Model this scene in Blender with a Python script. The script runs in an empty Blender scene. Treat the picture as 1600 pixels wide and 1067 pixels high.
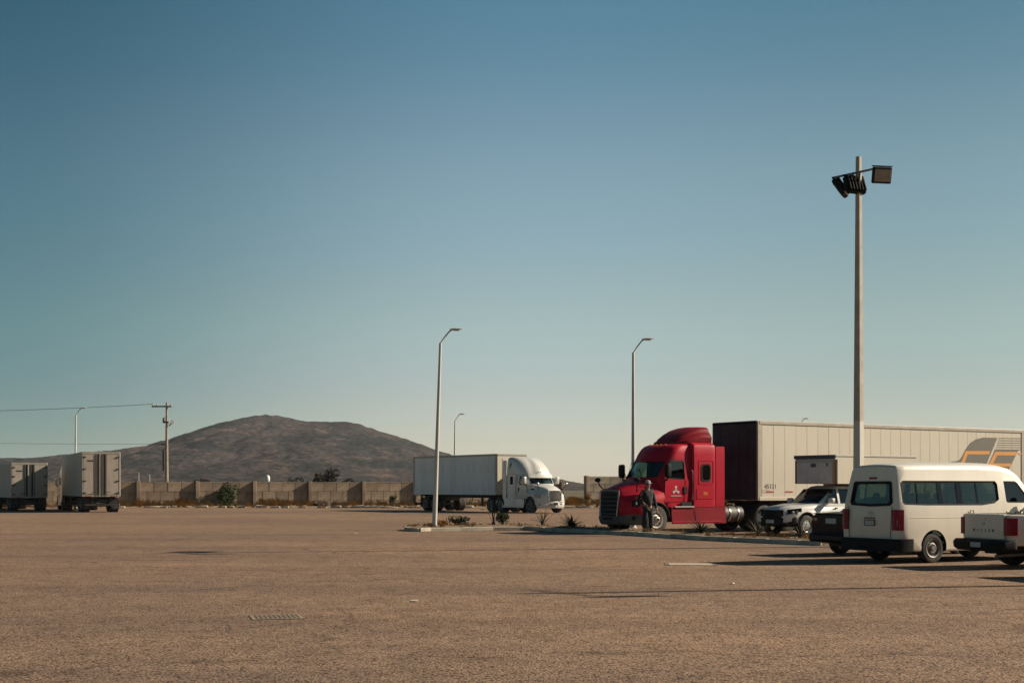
import bpy, bmesh, math, random
from mathutils import Vector, Matrix, noise

random.seed(7)
R = math.radians
S = bpy.context.scene
COL = S.collection

# ------------------------------------------------------------------ camera
F, HZ, H = 2222.2, 763.0, 1.67          # focal length in photo pixels, horizon row, eye height
cam_d = bpy.data.cameras.new('camera')
cam = bpy.data.objects.new('camera', cam_d)
COL.objects.link(cam)
cam.location = (0, 0, H)
cam.rotation_euler = (R(90), 0, 0)
cam_d.sensor_width = 36.0
cam_d.lens = 50.0
cam_d.shift_y = (HZ - 533.5) / 1600.0
cam_d.clip_start = 0.1
cam_d.clip_end = 20000
S.camera = cam

# ------------------------------------------------------------------ sky, sun, exposure
SUN_DIR = Vector((0.978, 0.208, 0.0)).normalized()
SUN_EL = R(29.6)
SUN_AZ = math.atan2(SUN_DIR.x, SUN_DIR.y)      # clockwise from +Y
world = bpy.data.worlds.new('World')
S.world = world
world.use_nodes = True
wn, wl = world.node_tree.nodes, world.node_tree.links
wn.clear()
sky = wn.new('ShaderNodeTexSky')
sky.sky_type = 'NISHITA'
sky.sun_disc = False
sky.sun_elevation = SUN_EL
sky.sun_rotation = SUN_AZ
sky.altitude = 1800
sky.air_density = 1.0
sky.dust_density = 1.2
sky.ozone_density = 1.6
bg = wn.new('ShaderNodeBackground')
bg.inputs['Strength'].default_value = 0.069
wo = wn.new('ShaderNodeOutputWorld')
# sky: paler and greener low down, darker away from sun, lens vignetting painted in
geo = wn.new('ShaderNodeNewGeometry')
sepw = wn.new('ShaderNodeSeparateXYZ')
neg = wn.new('ShaderNodeVectorMath'); neg.operation = 'SCALE'; neg.inputs['Scale'].default_value = -1.0
wl.new(geo.outputs['Incoming'], neg.inputs[0])
wl.new(neg.outputs['Vector'], sepw.inputs[0])
def wramp(fac, stops):
    r = wn.new('ShaderNodeValToRGB')
    r.color_ramp.interpolation = 'EASE'
    e = r.color_ramp.elements
    e[0].position, e[0].color = stops[0][0], (*stops[0][1], 1)
    e[1].position, e[1].color = stops[-1][0], (*stops[-1][1], 1)
    for p_, c_ in stops[1:-1]:
        k_ = e.new(p_); k_.color = (*c_, 1)
    wl.new(fac, r.inputs['Fac'])
    return r.outputs['Color']
def wmul(a, b):
    x = wn.new('ShaderNodeMix'); x.data_type = 'RGBA'; x.blend_type = 'MULTIPLY'
    x.inputs['Factor'].default_value = 1.0
    wl.new(a, x.inputs['A']); wl.new(b, x.inputs['B'])
    return x.outputs['Result']
elev = wramp(sepw.outputs['Z'], [(0.0, (.86, .71, .62)), (.06, (.89, .76, .65)), (.12, (.96, .88, .665)), (.20, (.91, .92, .72)), (.33, (.52, .77, .65)), (.55, (.36, .58, .54)), (1.0, (.27, .44, .44))])
dotn = wn.new('ShaderNodeVectorMath'); dotn.operation = 'DOT_PRODUCT'
dotn.inputs[1].default_value = tuple(SUN_DIR)
wl.new(neg.outputs['Vector'], dotn.inputs[0])
dm = wn.new('ShaderNodeMapRange')
dm.inputs['From Min'].default_value = -1.0
wl.new(dotn.outputs['Value'], dm.inputs['Value'])
azm = wramp(dm.outputs['Result'], [(0.0, (.33, .52, .57)), (.42, (.33, .52, .57)), (.60, (1.0, 1.0, 1.0)), (.75, (.76, .79, .77)), (1.0, (.76, .79, .77))])
wl.new(wmul(wmul(sky.outputs[0], elev), azm), bg.inputs['Color'])
wl.new(bg.outputs[0], wo.inputs['Surface'])

sun_d = bpy.data.lights.new('sun', 'SUN')
sun_d.energy = 5.0
sun_d.angle = R(0.5)
sun_d.color = (1.0, 0.86, 0.68)
sun = bpy.data.objects.new('sun', sun_d)
COL.objects.link(sun)
sv = Vector((SUN_DIR.x * math.cos(SUN_EL), SUN_DIR.y * math.cos(SUN_EL), math.sin(SUN_EL)))
sun.rotation_euler = sv.to_track_quat('Z', 'Y').to_euler()
sun.location = (60, 20, 60)

vs = S.view_settings
vs.view_transform = 'Standard'
vs.look = 'None'
vs.exposure = 0.85
vs.gamma = 1.0
vs.use_curve_mapping = False
S.cycles.max_bounces = 6
S.cycles.transparent_max_bounces = 16

# ------------------------------------------------------------------ helpers
def G(px, py, z=0.0):
    D = (H - z) * F / (py - HZ)
    return ((px - 800) / F * D, D)

def AT(px, D):
    return ((px - 800) / F * D, D)

def lerp(a, b, t):
    return a + (b - a) * t

def interp(tab, x):
    """tab rows (key, v1, v2 ...) in rising key order -> tuple of values"""
    if x <= tab[0][0]:
        return tab[0][1:]
    for a, b in zip(tab, tab[1:]):
        if x <= b[0]:
            t = (x - a[0]) / (b[0] - a[0])
            return tuple(lerp(p, q, t) for p, q in zip(a[1:], b[1:]))
    return tab[-1][1:]

def resmooth(me, angle=32):
    bm = bmesh.new()
    bm.from_mesh(me)
    bmesh.ops.remove_doubles(bm, verts=bm.verts, dist=1e-5)
    bmesh.ops.recalc_face_normals(bm, faces=bm.faces)
    lim = R(angle)
    for f in bm.faces:
        f.smooth = True
    for e in bm.edges:
        e.smooth = len(e.link_faces) == 2 and e.calc_face_angle(0) < lim
    bm.to_mesh(me)
    bm.free()

class MB:
    def __init__(s):
        s.v, s.f, s.m, s.cur = [], [], [], 0
    def add(s, vs, fs, mtx=None):
        o = len(s.v)
        s.v += [tuple(mtx @ Vector(p)) if mtx else tuple(p) for p in vs]
        s.f += [tuple(i + o for i in f) for f in fs]
        s.m += [s.cur] * len(fs)
        return s
    def mat(s, i):
        s.cur = i
        return s
    def box(s, c, d, ch=0.0, mtx=None):
        x, y, z = d[0] / 2, d[1] / 2, d[2] / 2
        if ch <= 0:
            vs = [(sx * x, sy * y, sz * z) for sx in (-1, 1) for sy in (-1, 1) for sz in (-1, 1)]
            fs = [(0, 1, 3, 2), (4, 6, 7, 5), (0, 4, 5, 1), (2, 3, 7, 6), (0, 2, 6, 4), (1, 5, 7, 3)]
        else:
            vs, idx = [], {}
            for sx in (-1, 1):
                for sy in (-1, 1):
                    for sz in (-1, 1):
                        for a, p in enumerate(((x, y - ch, z - ch), (x - ch, y, z - ch), (x - ch, y - ch, z))):
                            idx[(sx, sy, sz, a)] = len(vs)
                            vs.append((sx * p[0], sy * p[1], sz * p[2]))
            fs = []
            q = ((-1, -1), (1, -1), (1, 1), (-1, 1))
            for g in (-1, 1):
                fs.append([idx[(g, a, b, 0)] for a, b in q])
                fs.append([idx[(a, g, b, 1)] for a, b in q])
                fs.append([idx[(a, b, g, 2)] for a, b in q])
            for a in (-1, 1):
                for b in (-1, 1):
                    fs.append([idx[(a, b, -1, 0)], idx[(a, b, 1, 0)], idx[(a, b, 1, 1)], idx[(a, b, -1, 1)]])
                    fs.append([idx[(a, -1, b, 0)], idx[(a, 1, b, 0)], idx[(a, 1, b, 2)], idx[(a, -1, b, 2)]])
                    fs.append([idx[(-1, a, b, 1)], idx[(1, a, b, 1)], idx[(1, a, b, 2)], idx[(-1, a, b, 2)]])
                    for g in (-1, 1):
                        fs.append([idx[(a, b, g, k)] for k in range(3)])
        t = Matrix.Translation(c)
        return s.add(vs, fs, (mtx @ t) if mtx else t)
    def cyl(s, p0, p1, r0, r1=None, n=12, cap=True):
        return s.tube([p0, p1], [r0, r0 if r1 is None else r1], n, cap)
    def tube(s, pts, rad, n=8, cap=True):
        pts = [Vector(p) for p in pts]
        if not isinstance(rad, (list, tuple)):
            rad = [rad] * len(pts)
        d0 = (pts[1] - pts[0]).normalized()
        ref = Vector((0, 0, 1)) if abs(d0.z) < 0.9 else Vector((0, 1, 0))
        vs, fs = [], []
        for i, p in enumerate(pts):
            d = (pts[min(i + 1, len(pts) - 1)] - pts[max(i - 1, 0)]).normalized()
            u = d.cross(ref).normalized()
            w = u.cross(d).normalized()
            for k in range(n):
                a = 2 * math.pi * (k + 0.5) / n
                vs.append(p + (u * math.cos(a) + w * math.sin(a)) * rad[i])
        for i in range(len(pts) - 1):
            for k in range(n):
                a, b = i * n + k, i * n + (k + 1) % n
                fs.append((a, b, b + n, a + n))
        if cap:
            fs.append(tuple(range(n)))
            fs.append(tuple(range((len(pts) - 1) * n, len(pts) * n)))
        return s.add(vs, fs)
    def rings(s, rings, cap=(True, True), closed=True):
        n = len(rings[0])
        vs = [p for r in rings for p in r]
        fs = []
        for i in range(len(rings) - 1):
            for k in range(n if closed else n - 1):
                a, b = i * n + k, i * n + (k + 1) % n
                fs.append((a, b, b + n, a + n))
        if cap[0]:
            fs.append(tuple(range(n)))
        if cap[1]:
            fs.append(tuple(range((len(rings) - 1) * n, len(rings) * n)))
        return s.add(vs, fs)
    def lathe_y(s, prof, c=(0, 0, 0), n=28):
        """closed (r, y) profile turned about the Y axis through c"""
        rs = []
        for k in range(n):
            a = 2 * math.pi * k / n
            rs.append([(c[0] + r * math.cos(a), c[1] + y, c[2] + r * math.sin(a)) for r, y in prof])
        m = len(prof)
        vs = [p for r in rs for p in r]
        fs = []
        for k in range(n):
            for j in range(m):
                a, b = k * m + j, k * m + (j + 1) % m
                c2, d2 = ((k + 1) % n) * m + (j + 1) % m, ((k + 1) % n) * m + j
                fs.append((a, b, c2, d2))
        return s.add(vs, fs)
    def lathe_z(s, prof, c=(0, 0, 0), n=16):
        rs = [[(c[0] + r * math.cos(2 * math.pi * k / n), c[1] + r * math.sin(2 * math.pi * k / n), c[2] + z)
               for k in range(n)] for r, z in prof]
        return s.rings(rs)
    def prism(s, poly, plane, a, b):
        """2D polygon extruded between a and b; plane 'xz' runs along y, 'yz' along x, 'xy' along z.
        a and b may be functions of the 2D point"""
        fa = a if callable(a) else (lambda u, v: a)
        fb = b if callable(b) else (lambda u, v: b)
        def P(u, v, w):
            return {'xz': (u, w, v), 'yz': (w, u, v), 'xy': (u, v, w)}[plane]
        n = len(poly)
        vs = [P(u, v, fa(u, v)) for u, v in poly] + [P(u, v, fb(u, v)) for u, v in poly]
        fs = [tuple(range(n)), tuple(range(n, 2 * n))]
        fs += [(i, (i + 1) % n, (i + 1) % n + n, i + n) for i in range(n)]
        return s.add(vs, fs)
    def frame(s, outer, inner, plane, a, b):
        """ring between two polygons of equal count"""
        fa = a if callable(a) else (lambda u, v: a)
        fb = b if callable(b) else (lambda u, v: b)
        def P(u, v, w):
            return {'xz': (u, w, v), 'yz': (w, u, v), 'xy': (u, v, w)}[plane]
        n = len(outer)
        vs = ([P(u, v, fa(u, v)) for u, v in outer] + [P(u, v, fa(u, v)) for u, v in inner] +
              [P(u, v, fb(u, v)) for u, v in outer] + [P(u, v, fb(u, v)) for u, v in inner])
        fs = []
        for i in range(n):
            j = (i + 1) % n
            fs += [(i, j, n + j, n + i), (2 * n + i, 3 * n + i, 3 * n + j, 2 * n + j),
                   (i, 2 * n + i, 2 * n + j, j), (n + i, n + j, 3 * n + j, 3 * n + i)]
        return s.add(vs, fs)
    def slab(s, fn, us, vs_, th):
        """curved sheet fn(u,v)->point, thickened by vector th"""
        th = Vector(th)
        nu, nv = len(us), len(vs_)
        p = [Vector(fn(u, v)) for u in us for v in vs_]
        vs = p + [q + th for q in p]
        N = nu * nv
        fs = []
        for i in range(nu - 1):
            for j in range(nv - 1):
                a, b, c, d = i * nv + j, (i + 1) * nv + j, (i + 1) * nv + j + 1, i * nv + j + 1
                fs += [(a, b, c, d), (a + N, d + N, c + N, b + N)]
        edge = [i * nv for i in range(nu)] + [(nu - 1) * nv + j for j in range(1, nv)] + \
               [i * nv + nv - 1 for i in range(nu - 2, -1, -1)] + [j for j in range(nv - 2, 0, -1)]
        for k in range(len(edge)):
            a, b = edge[k], edge[(k + 1) % len(edge)]
            fs.append((a, b, b + N, a + N))
        return s.add(vs, fs)
    def mesh(s, name, angle=32):
        me = bpy.data.meshes.new(name)
        me.from_pydata(s.v, [], s.f)
        me.polygons.foreach_set('material_index', s.m)
        resmooth(me, angle)
        return me
    def build(s, name, mats, parent=None, angle=32):
        me = s.mesh(name, angle)
        return obj(name, me, mats, parent)

def obj(name, me, mats=None, parent=None):
    if mats:
        for m in (mats if isinstance(mats, (list, tuple)) else [mats]):
            me.materials.append(m)
    o = bpy.data.objects.new(name, me)
    COL.objects.link(o)
    o.parent = parent
    return o

def inst(name, me, parent, loc=(0, 0, 0), rot=(0, 0, 0), scale=(1, 1, 1)):
    o = bpy.data.objects.new(name, me)
    COL.objects.link(o)
    o.parent = parent
    o.location, o.rotation_euler, o.scale = loc, rot, scale
    return o

def tag(o, label=None, cat=None, group=None, kind=None):
    if label: o['label'] = label
    if cat: o['category'] = cat
    if group: o['group'] = group
    if kind: o['kind'] = kind
    return o

def empty(name, label=None, cat=None, group=None):
    o = bpy.data.objects.new(name, None)
    o.empty_display_size = 0.3
    COL.objects.link(o)
    return tag(o, label, cat, group)

def place(o, xy, fwd=None, z=0.0, ang=None):
    o.location = (xy[0], xy[1], z)
    a = math.atan2(fwd[1], fwd[0]) if fwd else (ang or 0)
    o.rotation_euler = (0, 0, a)
    return o

def kids(o):
    return [c for c in COL.objects if c.parent == o]

def copy_tree(o, parent=None):
    c = o.copy()
    COL.objects.link(c)
    c.parent = parent
    for ch in kids(o):
        copy_tree(ch, c)
    return c

def cut(ob, cutters):
    bpy.context.view_layer.update()
    for c in cutters:
        m = ob.modifiers.new('cut', 'BOOLEAN')
        m.operation, m.solver, m.object = 'DIFFERENCE', 'EXACT', c
        m.material_mode = 'TRANSFER'
    dg = bpy.context.evaluated_depsgraph_get()
    me = bpy.data.meshes.new_from_object(ob.evaluated_get(dg))
    ob.modifiers.clear()
    old = ob.data
    ob.data = me
    bpy.data.meshes.remove(old)
    for c in cutters:
        d = c.data
        bpy.data.objects.remove(c)
        bpy.data.meshes.remove(d)
    resmooth(me, 30)
    return ob

def text_mesh(txt, size, depth=0.006):
    cu = bpy.data.curves.new('lettering', 'FONT')
    cu.body, cu.size, cu.extrude = txt, size, depth / 2
    cu.align_x, cu.align_y = 'CENTER', 'CENTER'
    cu.resolution_u = 2
    o = bpy.data.objects.new('lettering', cu)
    COL.objects.link(o)
    bpy.context.view_layer.update()
    me = bpy.data.meshes.new_from_object(o.evaluated_get(bpy.context.evaluated_depsgraph_get()))
    bpy.data.objects.remove(o)
    bpy.data.curves.remove(cu)
    return me

# ------------------------------------------------------------------ materials
def mk(name, col, rough=0.6, metal=0.0, var=0.12, scale=3.0, bump=0.0, bscale=40.0, col2=None, coat=0.0,
       spec=0.5, dirt=0.0, obrand=0.0, detail=6):
    col = tuple(c * 0.79 for c in col)
    col2 = tuple(c * 0.79 for c in col2) if col2 else None
    m = bpy.data.materials.new(name)
    m.use_nodes = True
    N, L = m.node_tree.nodes, m.node_tree.links
    p = N['Principled BSDF']
    p.inputs['Roughness'].default_value = rough
    p.inputs['Metallic'].default_value = metal
    p.inputs['Specular IOR Level'].default_value = spec
    p.inputs['Coat Weight'].default_value = coat
    p.inputs['Coat Roughness'].default_value = 0.08
    tc = N.new('ShaderNodeTexCoord')
    nz = N.new('ShaderNodeTexNoise')
    nz.inputs['Scale'].default_value = scale
    nz.inputs['Detail'].default_value = detail
    nz.inputs['Roughness'].default_value = 0.62
    L.new(tc.outputs['Object'], nz.inputs['Vector'])
    rp = N.new('ShaderNodeValToRGB')
    c2 = col2 or tuple(c * (1 - 2.2 * var) for c in col)
    rp.color_ramp.elements[0].position = 0.32
    rp.color_ramp.elements[1].position = 0.66
    rp.color_ramp.elements[0].color = (*[max(0, c) for c in c2], 1)
    rp.color_ramp.elements[1].color = (*col, 1)
    L.new(nz.outputs['Fac'], rp.inputs['Fac'])
    out = rp.outputs['Color']
    if dirt > 0:
        geo = N.new('ShaderNodeTexCoord')
        mp = N.new('ShaderNodeMapping')
        mp.inputs['Scale'].default_value = (2.2, 2.2, 0.35)
        n2 = N.new('ShaderNodeTexNoise')
        n2.inputs['Scale'].default_value = 2.4
        n2.inputs['Detail'].default_value = 8
        L.new(geo.outputs['Object'], mp.inputs['Vector'])
        L.new(mp.outputs['Vector'], n2.inputs['Vector'])
        r2 = N.new('ShaderNodeValToRGB')
        r2.color_ramp.elements[0].position = 0.45
        r2.color_ramp.elements[1].position = 0.8
        r2.color_ramp.elements[0].color = (0, 0, 0, 1)
        r2.color_ramp.elements[1].color = (dirt, dirt, dirt, 1)
        L.new(n2.outputs['Fac'], r2.inputs['Fac'])
        mx = N.new('ShaderNodeMix')
        mx.data_type = 'RGBA'
        mx.inputs['B'].default_value = (0.20, 0.155, 0.11, 1)
        L.new(r2.outputs['Color'], mx.inputs['Factor'])
        L.new(out, mx.inputs['A'])
        out = mx.outputs['Result']
    if obrand > 0:
        oi = N.new('ShaderNodeObjectInfo')
        mr = N.new('ShaderNodeMapRange')
        mr.inputs['To Min'].default_value = 1 - obrand
        mr.inputs['To Max'].default_value = 1 + obrand
        L.new(oi.outputs['Random'], mr.inputs['Value'])
        vm = N.new('ShaderNodeVectorMath')
        vm.operation = 'SCALE'
        L.new(out, vm.inputs[0])
        L.new(mr.outputs['Result'], vm.inputs['Scale'])
        out = vm.outputs['Vector']
    L.new(out, p.inputs['Base Color'])
    if bump > 0:
        nb = N.new('ShaderNodeTexNoise')
        nb.inputs['Scale'].default_value = bscale
        nb.inputs['Detail'].default_value = 5
        L.new(tc.outputs['Object'], nb.inputs['Vector'])
        b = N.new('ShaderNodeBump')
        b.inputs['Strength'].default_value = bump
        b.inputs['Distance'].default_value = 0.02
        L.new(nb.outputs['Fac'], b.inputs['Height'])
        L.new(b.outputs['Normal'], p.inputs['Normal'])
    return m

def mk_glass(name, tint=(0.30, 0.36, 0.34), gloss=0.10):
    m = bpy.data.materials.new(name)
    m.use_nodes = True
    N, L = m.node_tree.nodes, m.node_tree.links
    N.clear()
    o = N.new('ShaderNodeOutputMaterial')
    tr = N.new('ShaderNodeBsdfTransparent')
    tr.inputs['Color'].default_value = (*tint, 1)
    gl = N.new('ShaderNodeBsdfGlossy')
    gl.inputs['Roughness'].default_value = 0.03
    lw = N.new('ShaderNodeLayerWeight')
    lw.inputs['Blend'].default_value = 0.25
    ma = N.new('ShaderNodeMath')
    ma.operation = 'MULTIPLY_ADD'
    ma.inputs[1].default_value = 0.7
    ma.inputs[2].default_value = gloss * 0.4
    L.new(lw.outputs['Fresnel'], ma.inputs[0])
    mx = N.new('ShaderNodeMixShader')
    L.new(ma.outputs[0], mx.inputs['Fac'])
    L.new(tr.outputs[0], mx.inputs[1])
    L.new(gl.outputs[0], mx.inputs[2])
    L.new(mx.outputs[0], o.inputs['Surface'])
    return m

def mk_asphalt():
    m = bpy.data.materials.new('dusty_asphalt')
    m.use_nodes = True
    N, L = m.node_tree.nodes, m.node_tree.links
    p = N['Principled BSDF']
    p.inputs['Roughness'].default_value = 0.92
    p.inputs['Specular IOR Level'].default_value = 0.15
    tc = N.new('ShaderNodeTexCoord')
    def nz(scale, detail, rough=0.6, vec=None):
        n = N.new('ShaderNodeTexNoise')
        n.inputs['Scale'].default_value = scale
        n.inputs['Detail'].default_value = detail
        n.inputs['Roughness'].default_value = rough
        L.new(vec or tc.outputs['Object'], n.inputs['Vector'])
        return n.outputs['Fac']
    def ramp(fac, a, b, ca, cb):
        r = N.new('ShaderNodeValToRGB')
        r.color_ramp.elements[0].position, r.color_ramp.elements[1].position = a, b
        r.color_ramp.elements[0].color, r.color_ramp.elements[1].color = (*ca, 1), (*cb, 1)
        L.new(fac, r.inputs['Fac'])
        return r.outputs['Color']
    def mix(mode, fac, a, b):
        x = N.new('ShaderNodeMix')
        x.data_type, x.blend_type = 'RGBA', mode
        if isinstance(fac, float): x.inputs['Factor'].default_value = fac
        else: L.new(fac, x.inputs['Factor'])
        L.new(a, x.inputs['A'])
        L.new(b, x.inputs['B'])
        return x.outputs['Result']
    base = ramp(nz(0.045, 7), 0.36, 0.64, (0.160, 0.115, 0.088), (0.248, 0.167, 0.108))
    mp = N.new('ShaderNodeMapping')
    mp.inputs['Scale'].default_value = (0.05, 0.5, 1)
    L.new(tc.outputs['Object'], mp.inputs['Vector'])
    streak = ramp(nz(1.0, 5, 0.6, mp.outputs['Vector']), 0.35, 0.7, (0.78, 0.76, 0.76), (1.08, 1.06, 1.04))
    c = mix('MULTIPLY', 0.45, base, streak)
    stain = ramp(nz(0.6, 7, 0.7), 0.30, 0.46, (0.80, 0.78, 0.77), (1, 1, 1))
    c = mix('MULTIPLY', 0.8, c, stain)
    mott = ramp(nz(1.7, 6, 0.68), 0.34, 0.66, (0.74, 0.72, 0.72), (1.14, 1.12, 1.10))
    c = mix('MULTIPLY', 0.9, c, mott)
    # worn wheel paths: long bent bands polished darker
    wv = N.new('ShaderNodeTexWave')
    wv.bands_direction = 'Y'
    wv.inputs['Scale'].default_value = 0.055
    wv.inputs['Distortion'].default_value = 5.0
    wv.inputs['Detail'].default_value = 2.5
    wv.inputs['Detail Scale'].default_value = 0.35
    L.new(tc.outputs['Object'], wv.inputs['Vector'])
    c = mix('MULTIPLY', 0.7, c, ramp(wv.outputs['Fac'], 0.0, 0.30, (0.86, 0.85, 0.86), (1, 1, 1)))
    # cracks
    wn_ = N.new('ShaderNodeTexNoise')
    wn_.inputs['Scale'].default_value = 0.5
    wn_.inputs['Detail'].default_value = 6
    L.new(tc.outputs['Object'], wn_.inputs['Vector'])
    va = N.new('ShaderNodeVectorMath'); va.operation = 'MULTIPLY_ADD'
    va.inputs[1].default_value = (3.0, 3.0, 0)
    L.new(wn_.outputs['Color'], va.inputs[0])
    L.new(tc.outputs['Object'], va.inputs[2])
    vc_ = N.new('ShaderNodeTexVoronoi')
    vc_.feature = 'DISTANCE_TO_EDGE'
    vc_.inputs['Scale'].default_value = 0.11
    L.new(va.outputs['Vector'], vc_.inputs['Vector'])
    c = mix('MULTIPLY', 0.8, c, ramp(vc_.outputs['Distance'], 0.0015, 0.004, (0.42, 0.38, 0.36), (1, 1, 1)))
    spot = ramp(nz(0.33, 3, 0.5), 0.70, 0.75, (1, 1, 1), (0.50, 0.48, 0.48))
    c = mix('MULTIPLY', 0.8, c, spot)
    vo = N.new('ShaderNodeTexVoronoi')
    vo.inputs['Scale'].default_value = 34
    vo.inputs['Randomness'].default_value = 1.0
    L.new(tc.outputs['Object'], vo.inputs['Vector'])
    chip = N.new('ShaderNodeValToRGB')
    e = chip.color_ramp.elements
    e[0].position, e[0].color = 0.0, (0.16, 0.12, 0.10, 1)
    e[1].position, e[1].color = 1.0, (1.50, 1.42, 1.32, 1)
    k = e.new(0.13); k.color = (0.30, 0.25, 0.22, 1)
    k = e.new(0.17); k.color = (0.93, 0.92, 0.92, 1)
    k = e.new(0.8); k.color = (1.08, 1.07, 1.05, 1)
    sep = N.new('ShaderNodeSeparateColor')
    L.new(vo.outputs['Color'], sep.inputs['Color'])
    L.new(sep.outputs[0], chip.inputs['Fac'])
    c = mix('MULTIPLY', 0.95, c, chip.outputs['Color'])
    v2 = N.new('ShaderNodeTexVoronoi')
    v2.inputs['Scale'].default_value = 15
    L.new(tc.outputs['Object'], v2.inputs['Vector'])
    s2_ = N.new('ShaderNodeSeparateColor')
    L.new(v2.outputs['Color'], s2_.inputs['Color'])
    near_ = ramp(v2.outputs['Distance'], 0.22, 0.34, (1, 1, 1), (0, 0, 0))
    rare_ = ramp(s2_.outputs[1], 0.10, 0.12, (1, 1, 1), (0, 0, 0))
    pit_ = mix('MULTIPLY', 1.0, near_, rare_)
    inv_ = N.new('ShaderNodeInvert')
    L.new(pit_, inv_.inputs['Color'])
    c = mix('MULTIPLY', 0.72, c, inv_.outputs['Color'])
    hole = ramp(nz(19, 4, 0.75), 0.37, 0.45, (0.20, 0.16, 0.14), (1.08, 1.08, 1.08))
    c = mix('MULTIPLY', 0.85, c, hole)
    fleck = ramp(nz(55, 2, 0.6), 0.60, 0.70, (1, 1, 1), (1.45, 1.40, 1.32))
    c = mix('MULTIPLY', 0.8, c, fleck)
    L.new(c, p.inputs['Base Color'])
    b1 = N.new('ShaderNodeBump')
    b1.inputs['Strength'].default_value = 0.9
    b1.inputs['Distance'].default_value = 0.012
    L.new(vo.outputs['Distance'], b1.inputs['Height'])
    b1.invert = True
    b2 = N.new('ShaderNodeBump')
    b2.inputs['Strength'].default_value = 0.6
    b2.inputs['Distance'].default_value = 0.02
    L.new(nz(22, 4), b2.inputs['Height'])
    L.new(b1.outputs['Normal'], b2.inputs['Normal'])
    L.new(b2.outputs['Normal'], p.inputs['Normal'])
    return m

def mk_hill():
    m = bpy.data.materials.new('scrub_hillside')
    m.use_nodes = True
    N, L = m.node_tree.nodes, m.node_tree.links
    p = N['Principled BSDF']
    p.inputs['Roughness'].default_value = 1.0
    p.inputs['Specular IOR Level'].default_value = 0.0
    tc = N.new('ShaderNodeTexCoord')
    def nz(scale, detail, off=0):
        mp = N.new('ShaderNodeMapping')
        mp.inputs['Scale'].default_value = (1, 0.6, 2.2)
        mp.inputs['Location'].default_value = (off, off, off)
        L.new(tc.outputs['Object'], mp.inputs['Vector'])
        n = N.new('ShaderNodeTexNoise')
        n.inputs['Scale'].default_value = scale
        n.inputs['Detail'].default_value = detail
        n.inputs['Roughness'].default_value = 0.65
        L.new(mp.outputs['Vector'], n.inputs['Vector'])
        return n.outputs['Fac']
    def ramp(fac, a, b, ca, cb):
        r = N.new('ShaderNodeValToRGB')
        r.color_ramp.elements[0].position, r.color_ramp.elements[1].position = a, b
        r.color_ramp.elements[0].color, r.color_ramp.elements[1].color = (*ca, 1), (*cb, 1)
        L.new(fac, r.inputs['Fac'])
        return r.outputs['Color']
    a = ramp(nz(0.012, 8), 0.38, 0.62, (0.027, 0.029, 0.027), (0.060, 0.049, 0.045))
    b = ramp(nz(0.03, 9, 40), 0.52, 0.74, (0, 0, 0), (1, 1, 1))
    x = N.new('ShaderNodeMix'); x.data_type = 'RGBA'
    L.new(b, x.inputs['Factor']); L.new(a, x.inputs['A'])
    x.inputs['B'].default_value = (0.142, 0.100, 0.084, 1)
    d = ramp(nz(0.16, 7, 9), 0.44, 0.55, (0.38, 0.40, 0.40), (1.16, 1.12, 1.12))
    y = N.new('ShaderNodeMix'); y.data_type = 'RGBA'; y.blend_type = 'MULTIPLY'
    y.inputs['Factor'].default_value = 0.9
    L.new(x.outputs['Result'], y.inputs['A']); L.new(d, y.inputs['B'])
    L.new(y.outputs['Result'], p.inputs['Base Color'])
    return m

M = {}
M['asphalt'] = mk_asphalt()
M['plain'] = mk('dry_plain_soil', (0.15, 0.12, 0.075), 1, var=0.2, scale=0.02, spec=0.1)
M['hill'] = mk_hill()
M['dirt'] = mk('verge_dirt', (0.30, 0.21, 0.13), 1, var=0.2, scale=0.8, bump=0.5, bscale=6, spec=0.1)
M['soil'] = mk('island_soil', (0.24, 0.17, 0.11), 1, var=0.2, scale=2.5, bump=0.8, bscale=14, spec=0.1)
M['kerb'] = mk('kerb_concrete', (0.56, 0.50, 0.41), 0.9, var=0.16, scale=4, bump=0.4, bscale=30, spec=0.2, obrand=0.12)
M['kerb_old'] = mk('broken_kerb_concrete', (0.50, 0.43, 0.34), 0.95, var=0.2, scale=3, bump=0.4, bscale=20, spec=0.2, obrand=0.3)
M['block'] = mk('wall_block', (0.36, 0.275, 0.20), 0.95, var=0.20, scale=1.1, bump=0.4, bscale=22, spec=0.15, obrand=0.18)
M['block_grey'] = mk('wall_block_grey', (0.36, 0.295, 0.23), 0.95, var=0.20, scale=1.1, bump=0.4, bscale=22, spec=0.15, obrand=0.18)
M['mortar'] = mk('pale_mortar', (0.36, 0.31, 0.25), 0.95, var=0.15, scale=4, spec=0.1)
M['mortar_dark'] = mk('dark_mortar', (0.14, 0.115, 0.09), 0.95, var=0.15, scale=4, spec=0.1)
M['red'] = mk('red_truck_paint', (0.46, 0.010, 0.032), 0.45, var=0.09, scale=1.2, coat=0.05, spec=0.12)
M['red_dark'] = mk('dark_red_paint', (0.24, 0.006, 0.016), 0.5, var=0.14, scale=1.2, coat=0.03, spec=0.10)  # darker even copy of the red, for skirt and roof fairing
M['white'] = mk('white_truck_paint', (0.68, 0.665, 0.62), 0.35, var=0.03, scale=1.2, coat=0.4, dirt=0.22)
M['vanwhite'] = mk('white_van_paint', (0.80, 0.725, 0.605), 0.38, var=0.02, scale=0.8, coat=0.4, dirt=0.10)
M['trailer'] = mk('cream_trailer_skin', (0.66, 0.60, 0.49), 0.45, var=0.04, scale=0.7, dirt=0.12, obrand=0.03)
M['trailer_w'] = mk('white_trailer_skin', (0.90, 0.89, 0.87), 0.5, var=0.06, scale=0.9, dirt=0.26, obrand=0.07)
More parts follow.
